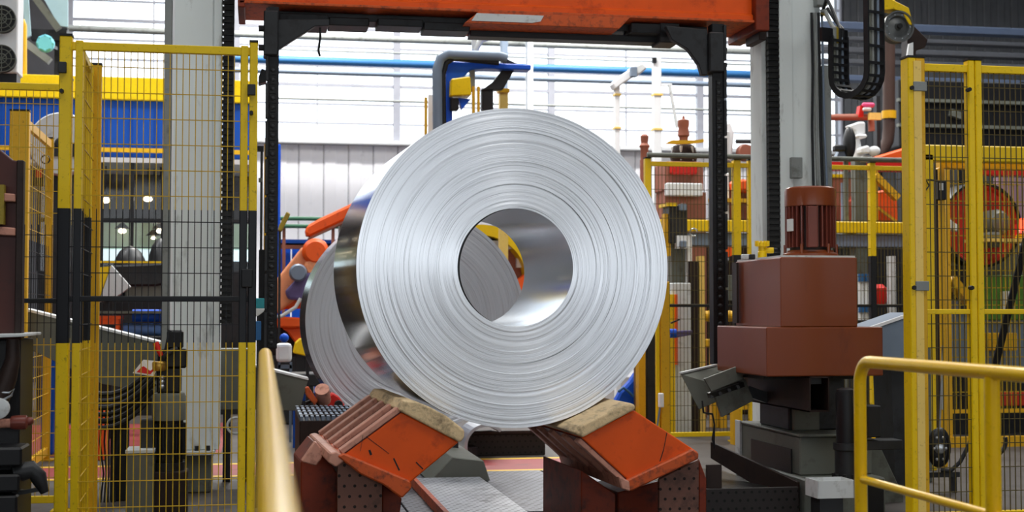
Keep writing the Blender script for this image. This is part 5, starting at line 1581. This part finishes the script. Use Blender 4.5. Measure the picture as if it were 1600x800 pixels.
MB().pbox(1122, 1146, 252, 700, 18.05, .2, 0).build('pedestal', M['grey'], t)
MB().tube([at(1150, 221, 18), at(1195, 221, 18), at(1250, 221, 18)], .03, 8).build('dark_pipe', M['dark'], t, smooth=True)
MB().lathe([(.02, -.06), (.1, -.06), (.12, .06)], at(1165, 238, 18), 'Y', 18).build('brown_fan', M['brown_far'], t, smooth=True)
MB().pbox(1174, 1186, 232, 250, 18, .15).build('dark_motor', M['dark'], t, bevel=.02)
# guarded process machines seen through the far fence
Yz = 16.6
t = thing('process_machine', 'grey and brown process machine with orange covers behind the far fence', 'machine', (at(1150, 430, Yz).x, Yz + .3, 0))
MB().pbox(1102, 1200, 380, 700, Yz + .2, .6, 0).build('body', M['darkbrown'], t, bevel=.02)
MB().pbox(1130, 1200, 285, 345, Yz + .3, .4).build('upper_body', M['brown_far'], t, bevel=.02)
MB().pprism([(1150, 281), (1166, 279), (1180, 287), (1198, 284), (1198, 300), (1152, 298)], Yz, .3).build('orange_cover', M['orange_far'], t, bevel=.03)
MB().pbox(1120, 1140, 270, 345, Yz + .1, .2).build('white_column', M['white'], t, bevel=.01)
MB().pprism([(1132, 388), (1146, 384), (1148, 398), (1136, 402)], Yz, .1).build('orange_part', M['orange_far'], t)
MB().ball(at(1132, 405, Yz), .05).build('white_knob', M['white'], t, smooth=True)
MB().pbox(1110, 1190, 310, 316, Yz, .1).build('yellow_ledge', M['mustard'], t)
MB().pbox(1118, 1150, 430, 470, Yz, .15).build('grey_panel', M['grey'], t, bevel=.01)
for i in range(5):
    MB().pbox(1152 + i * 9, 1156 + i * 9, 420, 470, Yz + .1, .1).build('dark_bar', M['black'], t)
t = thing('dark_cabinet', 'olive dark control cabinet with two switch boxes behind the fence near the coil', 'cabinet', (at(1060, 350, 14.3).x, 14.4, 0))
MB().pbox(1046, 1074, 320, 380, 14.3, .25).build('body', M['dark'], t, bevel=.01)
MB().pbox(1042, 1058, 317, 322, 14.28, .3).build('yellow_lid', M['yellow'], t)
MB().pbox(1038, 1048, 334, 400, 14.35, .1).build('yellow_side', M['mustard'], t)
for y in (318, 376):
    MB().pbox(1064, 1073, y, y + 11, 14.2, .08).build('switch_box', M['grey_blue'], t, bevel=.008)
MB().pbox(1058, 1080, 368, 388, 14.26, .1).build('white_plate', M['white'], t)
MB().pbox(1075, 1082, 368, 700, 14.3, .08, 0).build('white_pipe', M['white'], t)
MB().tube(arc(at(1084, 363, 14.25), (1, 0, 0), (0, 0, 1), .04, 0, 5.2, 18), .008, 6).build('hook', M['steel'], t, smooth=True)
MB().pbox(1050, 1072, 380, 700, 14.4, .15, 0).build('leg', M['grey'], t)
t = thing('guide_tower', 'tall pale grey cabinet with orange strip and brown column behind the fence', 'cabinet', (at(1072, 520, 14.0).x, 14.1, 0))
MB().pbox(1052, 1080, 442, 700, 14.0, .2, 0).build('cabinet', M['grey_lite'], t, bevel=.008)
MB().pbox(1055, 1059, 460, 570, 13.95, .05).build('orange_strip', M['orange_far'], t)
MB().pbox(1046, 1055, 460, 660, 13.97, .1, 0).build('yellow_edge', M['yellow'], t)
MB().pbox(1082, 1092, 408, 530, 14.1, .15, 0).build('brown_column', M['darkbrown'], t)
MB().pbox(1093, 1101, 400, 530, 14.12, .12, 0).build('tan_column', M['cream_yellow'], t)
MB().cyl(at(1046, 521, 13.6), at(1056, 521, 13.6), .045, n=18).build('blue_roller', M['blue'], t, smooth=True)
MB().pprism([(1054, 517), (1082, 516), (1082, 523), (1056, 528)], 13.6, .08).build('lever', M['purple'], t, bevel=.006)
MB().bar(at(1048, 505, 13.6), at(1062, 499, 13.6), .015).build('handle', M['black'], t)
p, q = at(1080, 494, 14.4), at(1160, 494, 14.4)
zz = p.z
o = MB().tube([(p.x + (q.x - p.x) * i / 20, 14.4, zz) for i in range(21)], [.055 + (.006 if i % 2 else 0) for i in range(21)], 16).build('spring_roller', M['mustard'], smooth=False)
tag(o, 'horizontal ribbed yellow roller low behind the far fence', 'roller')
t = thing('yellow_barrier', 'low yellow floor barrier frame behind the far fence under the roller', 'barrier', (at(1110, 600, 14.9).x, 15, 0))
MB().pbox(1070, 1130, 530, 542, 14.9, .15).build('top_bar', M['mustard'], t, bevel=.01)
for px in (1072, 1092, 1112):
    MB().pbox(px, px + 11, 542, 660, 14.92, .1, 0).build('slat', M['mustard'], t, bevel=.008)
MB().pbox(1124, 1136, 542, 640, 14.9, .1, 0).build('leg', M['mustard'], t)
MB().pbox(1140, 1192, 630, 640, 14.4, .1).build('low_bar', M['mustard'], t)
MB().pbox(1146, 1158, 638, 700, 13.0, .1, 0).build('front_post', M['mustard'], t)

# right of the column: orange machine with slanted braces
Ya = 16.2
t = thing('orange_press', 'red orange press body with yellow braces behind the brown motor', 'machine', (at(1360, 330, Ya).x, Ya + .3, 0))
MB().pprism([(1322, 316), (1348, 300), (1360, 296), (1362, 346), (1322, 346)], Ya, .4).build('red_body', M['red_disc'], t, bevel=.02)
MB().pprism([(1366, 300), (1384, 296), (1402, 310), (1404, 346), (1366, 346)], Ya - .1, .4).build('orange_body', M['orange_far'], t, bevel=.02)
MB().bar(at(1366, 274, Ya - .3), at(1402, 310, Ya - .3), .10, .08).build('brace', M['mustard'], t)
for px in (1334, 1366):
    MB().pbox(px, px + 6, 262, 346, Ya - .3, .08).build('yellow_upright', M['mustard'], t)
MB().bar(at(1372, 325, Ya - .2), at(1400, 346, Ya - .2), .03, .03).build('thin_brace', M['mustard'], t)
MB().pbox(1293, 1326, 272, 277, Ya - .2, .08).build('yellow_bar', M['yellow'], t)
MB().pbox(1296, 1345, 278, 345, Ya + .2, .2).build('grey_back', M['brown_far'], t)
MB().pbox(1318, 1326, 285, 380, Ya - .25, .08).build('grey_post', M['grey_blue'], t)
MB().pbox(1290, 1440, 385, 700, Ya + .1, .5, 0).build('plinth', M['dark'], t)
MB().pbox(1346, 1352, 300, 385, Ya - .1, .08).build('grey_post', M['grey'], t)
MB().pbox(1290, 1440, 254, 266, Ya + .1, .2).build('red_top', M['red'], t)
t = thing('tool_trolley', 'blue and white drum pair and red canister low behind the gearbox', 'trolley', (at(1360, 460, 14.5).x, 14.5, 0))
for px in (1345, 1354):
    a = at(px, 470, 14.5)
    MB().cyl((a.x, 14.5, at(px, 500, 14.5).z), (a.x, 14.5, at(px, 428, 14.5).z), .03, n=14).build('white_tube', M['white'], t, smooth=True)
    MB().cyl((a.x, 14.48, at(px, 440, 14.5).z), (a.x, 14.48, at(px, 428, 14.5).z), .036, n=14).build('blue_cap', M['pipe_blue'], t, smooth=True)
    MB().cyl((a.x, 14.48, at(px, 488, 14.5).z), (a.x, 14.48, at(px, 478, 14.5).z), .036, n=14).build('blue_band', M['pipe_blue'], t, smooth=True)
a = at(1378, 460, 14.5)
MB().lathe([(.06, at(1378, 476, 14.5).z), (.075, at(1378, 470, 14.5).z), (.075, at(1378, 450, 14.5).z), (.03, at(1378, 444, 14.5).z)], (a.x, 14.55, 0), 'Z', 18).build('red_canister', M['red'], t, smooth=True)
MB().pbox(1392, 1400, 400, 500, 14.6, .1).build('pale_post', M['grey_lite'], t)
MB().pbox(1338, 1402, 478, 700, 14.7, .2, 0).build('rack', M['dark'], t)
# white things above the far fence right of the column
t = thing('pedestal_fan', 'dark round pedestal fan above the far fence right of the column', 'fan', (at(1326, 230, 15.1).x, 15.1, 0))
c = at(1327, 224, 15.1)
MB().ball(c, 1, 20, (.068, .10, .19)).build('fan_head', M['dark'], t, smooth=True)
MB().pbox(1305, 1322, 226, 236, 15.05, .1).build('motor', M['dark'], t, bevel=.015)
MB().pprism([(1306, 248), (1312, 236), (1322, 236), (1334, 248)], 15.1, .1).build('yoke', M['grey_blue'], t)
MB().cyl((c.x, 15.2, 0), (c.x, 15.2, c.z - .1), .03, n=12).build('pole', M['grey'], t, smooth=True)
t = thing('white_pump', 'white stacked pump housing on the far fence right of the dark fan', 'pump', (at(1346, 220, 15.6).x, 15.7, 0))
MB().pprism([(1322, 197), (1342, 190), (1353, 190), (1353, 210), (1344, 212), (1350, 248), (1336, 248), (1336, 205)], 15.6, .08).build('housing', M['white'], t, bevel=.02)
MB().pbox(1341, 1356, 209, 215, 15.5, .2).build('collar', M['white'], t, bevel=.02)
MB().pprism([(1346, 230), (1358, 226), (1362, 234), (1360, 240), (1348, 240)], 15.45, .2).build('valve', M['white'], t, bevel=.02)
MB().ball(at(1366, 236, 15.5), 1, 14, (.075, .06, .06)).build('bulb', M['white'], t, smooth=True)
MB().pbox(1348, 1362, 243, 252, 15.5, .15).build('base', M['grey_lite'], t, bevel=.01)
MB().pbox(1338, 1356, 248, 700, 15.6, .12, 0).build('post', M['grey'], t)
t = thing('red_gantry_pipe', 'dull red pipe with a bent end above the far fence', 'pipe', (at(1330, 185, 18).x, 18, at(1330, 200, 18).z))
MB().tube([at(1200, 184, 18), at(1355, 183, 18), at(1361, 186, 18), at(1362, 205, 18)], .045, 12).build('pipe', M['brown_far'], t, smooth=True)
MB().pprism([(1341, 183), (1344, 165), (1350, 163), (1349, 183)], 17.95, .1).build('red_lever', M['red'], t)
MB().pbox(1349, 1368, 160, 167, 17.9, .08).build('pink_head', M['pink'], t, bevel=.02)
MB().pbox(1350, 1362, 168, 173, 17.86, .06).build('pale_block', M['grey_lite'], t, bevel=.01)
MB().pbox(1370, 1376, 150, 250, 18.1, .1, 0).build('stand', M['dark'], t)
MB().pbox(1359, 1377, 176, 187, 17.85, .06).build('pale_plate', M['cream_yellow'], t)
t = thing('exhaust_duct', 'brown elbowed duct with mustard collar in the dark area right of the fan', 'duct', (at(1388, 180, 18.5).x, 18.5, 0))
MB().tube([at(1389, 60, 18.5), at(1389, 200, 18.5), at(1387, 220, 18.5), at(1378, 238, 18.5), at(1366, 250, 18.5), at(1366, 700, 18.5)], .085, 16).build('duct', M['brown_duct'], t, smooth=True)
a = at(1389, 180, 18.5)
MB().cyl((a.x, 18.5, a.z - .05), (a.x, 18.5, a.z + .06), .1, n=18).build('collar', M['mustard'], t, smooth=True)
t = thing('orange_hood', 'low sloping orange hood just above the far fence by the right fence post', 'hood', (at(1400, 252, 17.2).x, 17.5, 0))
MB().pprism([(1358, 249), (1440, 224), (1440, 252), (1358, 252)], 17.2, .6).build('hood', M['orange_far'], t, bevel=.015)
for px in (1375, 1425):
    MB().pbox(px, px + 6, 252, 700, 17.4, .1, 0).build('leg', M['dark'], t)
# dark roof beams in the top right corner
for i, (y, hgt, mt, lab) in enumerate(((38, .13, 'girt', 'topmost pale blue grey'), (58, .07, 'girt_grey', 'second thin grey'), (76, .09, 'girt_grey', 'third dusty grey'), (94, .08, 'girt_grey', 'fourth thin grey'), (120, .10, 'girt', 'lowest blue grey'))):
    a, b = at(1285, y, 23.2), at(1690, y + 4, 23.2)
    tag(MB().box(a.x, b.x, 23.2, 23.45, a.z - hgt / 2, a.z + hgt / 2).build('wall_girt', M[mt], bevel=.01), lab + ' steel girt across the dark wall in the top right', 'girt', 'girts on the dark wall')
t = thing('machine_hall_stack', 'dark machinery rack filling the gloom behind the right fence panels', 'machine', (at(1500, 200, 21).x, 21, 0))
MB().pbox(1405, 1690, 128, 232, 21, .6).build('dark_frame', M['black'], t, bevel=.02)
for px in (1410, 1500, 1600):
    MB().pbox(px, px + 10, 128, 700, 21.2, .2, 0).build('leg', M['black'], t)
MB().pprism([(1488, 170), (1504, 176), (1502, 186), (1486, 180)], 20.9, .1).build('pale_plate', M['grey'], t)
for y in (157, 196):
    MB().pbox(1405, 1690, y, y + 5, 20.92, .1).build('grey_rail', M['grey'], t)

# ---- behind the right fence: yellow portal, red disc machine, hose reel
Yt = 10.6
t = thing('yellow_portal', 'yellow portal frame standing behind the right fence', 'portal', (at(1520, 500, Yt).x, Yt, 0))
MB().pbox(1430, 1463, 240, 900, Yt, .14, 0).build('post', M['yellow'], t, bevel=.008)
X0, X1 = at(1430, 236, Yt).x, at(1690, 236, Yt).x
z1, z0 = at(1500, 227, Yt).z, at(1500, 252, Yt).z
MB().box(X0, X1, Yt, Yt + .14, z0, z1).build('lintel', M['yellow'], t, bevel=.008)
MB().pbox(1471, 1480, 262, 900, Yt + .22, .08, 0).build('inner_post', M['mustard'], t, bevel=.006)
X0 = at(1471, 260, Yt + .2).x
z1, z0 = at(1540, 252, Yt + .2).z, at(1540, 264, Yt + .2).z
MB().box(X0, X1 + .1, Yt + .22, Yt + .3, z0, z1).build('inner_lintel', M['mustard'], t, bevel=.006)
MB().pbox(1464, 1469, 265, 900, Yt + .18, .04, 0).build('dark_channel', M['darkbrown'], t)
MB().pbox(1472, 1474, 590, 640, Yt + .1, .02).build('hose_guide', M['steel'], t)
t = thing('door_controller', 'black wall box with a pale window on the yellow portal post', 'control box', (at(1474, 295, Yt - .1).x, Yt - .05, at(1474, 315, Yt).z))
MB().pbox(1466, 1479, 282, 312, Yt + .12, .09).build('housing', M['black'], t, bevel=.006)
MB().pbox(1469, 1474, 286, 297, Yt + .105, .02).build('window', M['grey_lite'], t)
MB().tube([at(1466, 283, Yt - .03), at(1454, 281, Yt - .03), at(1446, 280, Yt - .03), at(1452, 290, Yt - .03), at(1446, 298, Yt - .03), at(1440, 296, Yt - .03)], .007, 6).build('cable', M['rubber'], t, smooth=True)
Yv = 13.6
t = thing('red_disc_machine', 'big brick red disc wheel machine with red glow behind the right fence', 'machine', (at(1535, 400, Yv).x, Yv + .3, 0))
c = at(1528, 352, Yv)
rw = 64 / FPX * Yv * 1.06
MB().lathe([(rw * .1, -.02), (rw * .9, -.02), (rw * .94, -.06), (rw, -.06), (rw, .3), (rw * .9, .34)], c, 'Y', 56).build('disc', M['red_disc'], t, smooth=True)
MB().lathe([(rw * 1.0, -.09), (rw * 1.06, -.09), (rw * 1.06, .3), (rw * 1.0, .3)], c, 'Y', 56, closed=True).build('black_rim', M['black'], t, smooth=True)
MB().lathe([(.03, -.3), (.1, -.28), (.14, -.2), (.14, -.02)], at(1543, 350, Yv), 'Y', 24).build('motor_cap', M['plate_grey'], t, smooth=True)
MB().pbox(1545, 1568, 362, 386, Yv - .4, .3).build('grey_gear', M['grey'], t, bevel=.03)
MB().pbox(1474, 1482, 265, 600, Yv - .2, .1, 0).build('stone_post', M['grey'], t, bevel=.01)
MB().pprism([(1482, 340), (1498, 352), (1498, 362), (1482, 358)], Yv - .2, .1).build('pale_block', M['grey_lite'], t, bevel=.01)
MB().pbox(1530, 1690, 373, 378, Yv - .5, .3).build('ledge', M['cream_yellow'], t)
MB().pbox(1480, 1690, 380, 470, Yv + .1, .5).build('body', M['plate_grey'], t, bevel=.02)
MB().pbox(1538, 1606, 430, 500, Yv - .1, .2).build('green_panel', M['green'], t, bevel=.01)
MB().pbox(1570, 1585, 455, 490, Yv - .2, .1).build('white_box', M['white'], t, bevel=.01)
MB().pbox(1482, 1530, 415, 470, Yv - .05, .2).build('dark_bay', M['black'], t)
MB().bar(at(1484, 435, Yv - .2), at(1514, 472, Yv - .2), .16, .08).build('yellow_arm', M['mustard'], t)
MB().pbox(1482, 1690, 490, 580, Yv + .0, .4).build('lower_body', M['grey_blue'], t, bevel=.02)
MB().pbox(1545, 1590, 520, 548, Yv - .15, .1).build('yellow_block', M['mustard'], t, bevel=.01)
MB().pbox(1482, 1690, 580, 760, Yv + .1, .4, 0).build('base', M['dark'], t)
MB().pbox(1540, 1690, 612, 634, Yv - .2, .15).build('red_beam', M['red_disc'], t, bevel=.01)
MB().pbox(1535, 1690, 262, 274, Yv - .6, .15).build('red_cross_bar', M['red'], t)
MB().pbox(1560, 1690, 278, 372, Yv + .8, .1).build('pale_wall', M['purple_wall'] if 'purple_wall' in M else M['rib'], t)
MB().cyl(at(1598, 360, Yv - .5), at(1598, 360, Yv - .5) + Vector((0, 0, .12)), .03, n=14).build('red_lamp', M['redlamp'], t, smooth=True)
t = thing('red_white_block', 'small red and white block at the right edge behind the fence', 'block', (at(1600, 362, Yv - .6).x, Yv - .6, at(1600, 376, Yv - .5).z))
MB().pprism([(1588, 372), (1592, 350), (1640, 344), (1640, 372)], Yv - .45, .1).build('red_block', M['red'], t)
MB().pprism([(1592, 364), (1596, 352), (1640, 350), (1640, 366)], Yv - .47, .02).build('white_face', M['white'], t)
MB().pprism([(1588, 372), (1590, 366), (1640, 366), (1640, 372)], Yv - .48, .02).build('yellow_face', M['yellow'], t)
# fine yellow guard grid in front of the machine
t = thing('guard_grid', 'fine yellow guard grid in front of the red disc machine', 'guard', (at(1540, 450, 12.4).x, 12.4, 0))
X0, X1 = at(1484, 400, 12.4).x, at(1690, 400, 12.4).x
zz0, zz1 = at(1550, 640, 12.4).z, at(1550, 262, 12.4).z
m = MB()
for i in range(30):
    xx = X0 + (X1 - X0) * i / 29
    m.box(xx, xx + .008, 12.4, 12.408, zz0, zz1)
for i in range(15):
    z = zz0 + (zz1 - zz0) * i / 14
    m.box(X0, X1, 12.392, 12.4, z, z + .008)
m.build('wire_mesh', M['wire'], t, kind='stuff')
MB().box(X0 - .03, X0, 12.38, 12.42, 0, zz1).build('stile', M['mustard'], t)
MB().box(X1, X1 + .03, 12.38, 12.42, 0, zz1).build('stile', M['mustard'], t)
MB().box(X0, X1, 12.38, 12.42, zz0 - .03, zz0).build('bottom_rail', M['mustard'], t)
MB().box(X0 - .03, X1 + .03, 12.36, 12.43, at(1550, 712, 12.4).z, at(1550, 690, 12.4).z + .05).build('yellow_kickboard', M['mustard'], t)
# hose reel
Ye = 9.2
t = thing('hose_reel', 'dark round hose reel hanging low behind the right fence', 'reel', (at(1466, 700, Ye).x, Ye, at(1466, 745, Ye).z))
c = at(1464, 700, Ye)
MB().ball(c, 1, 24, (.072, .05, .135)).build('reel_cover', M['dark'], t, smooth=True)
MB().ball(c + Vector((.055, .06, 0)), 1, 24, (.075, .07, .14)).build('reel_drum', M['black'], t, smooth=True)
MB().lathe([(.01, -.07), (.03, -.065), (.04, -.04)], c, 'Y', 16).build('hub', M['steel'], t, smooth=True)
for a in range(6):
    q = c + Vector((.045 * math.cos(a * 1.047), -.045, .085 * math.sin(a * 1.047)))
    MB().ball(q, .012, 8).build('rivet', M['steel'], t, smooth=True)
MB().cyl(c + Vector((.03, .02, .1)), at(1473, 540, Ye), .007, n=8).build('hanger_rod', M['steel'], t)
MB().tube([at(1470, 735, Ye), at(1485, 736, Ye - .02), at(1500, 722, Ye - .02), at(1514, 695, Ye - .02), at(1524, 665, Ye - .01), at(1535, 655, Ye)], .015, 10).build('hose', M['rubber'], t, smooth=True)
MB().tube(arc(at(1552, 690, Ye + .5), (1, 0, 0), (0, 0, 1), .1, 2.2, 6.6, 18), .016, 10).build('hose', M['rubber'], t, smooth=True)
MB().pbox(1438, 1500, 738, 746, Ye + .05, .1).build('bracket', M['dark'], t)
MB().pbox(1490, 1496, 738, 900, Ye + .1, .06, 0).build('leg', M['dark'], t)
tag(MB().bar(at(1604, 372, 8.6), at(1548, 600, 8.9), .05, .012, up=(0, 1, 0)).build('black_strap', M['black']), 'taut black strap slanting down behind the right fence panel', 'strap')
t = thing('grey_locker', 'grey panel stand at the foot of the yellow portal, behind the handrail', 'panel', (at(1450, 620, 9.9).x, 9.95, 0))
MB().pbox(1441, 1457, 543, 900, 9.9, .1, 0).build('panel', M['plate_grey'], t, bevel=.005)
tag(MB().pbox(1398, 1412, 708, 722, 11.2, .2).build('blue_box', M['pipe_blue'], bevel=.006), 'small blue box beside the right fence corner post', 'box')
tag(MB().pbox(1385, 1425, 722, 900, 11.1, .4, 0).build('low_bench', M['grey'], bevel=.01), 'low grey bench behind the right fence corner post carrying a small blue box', 'bench')
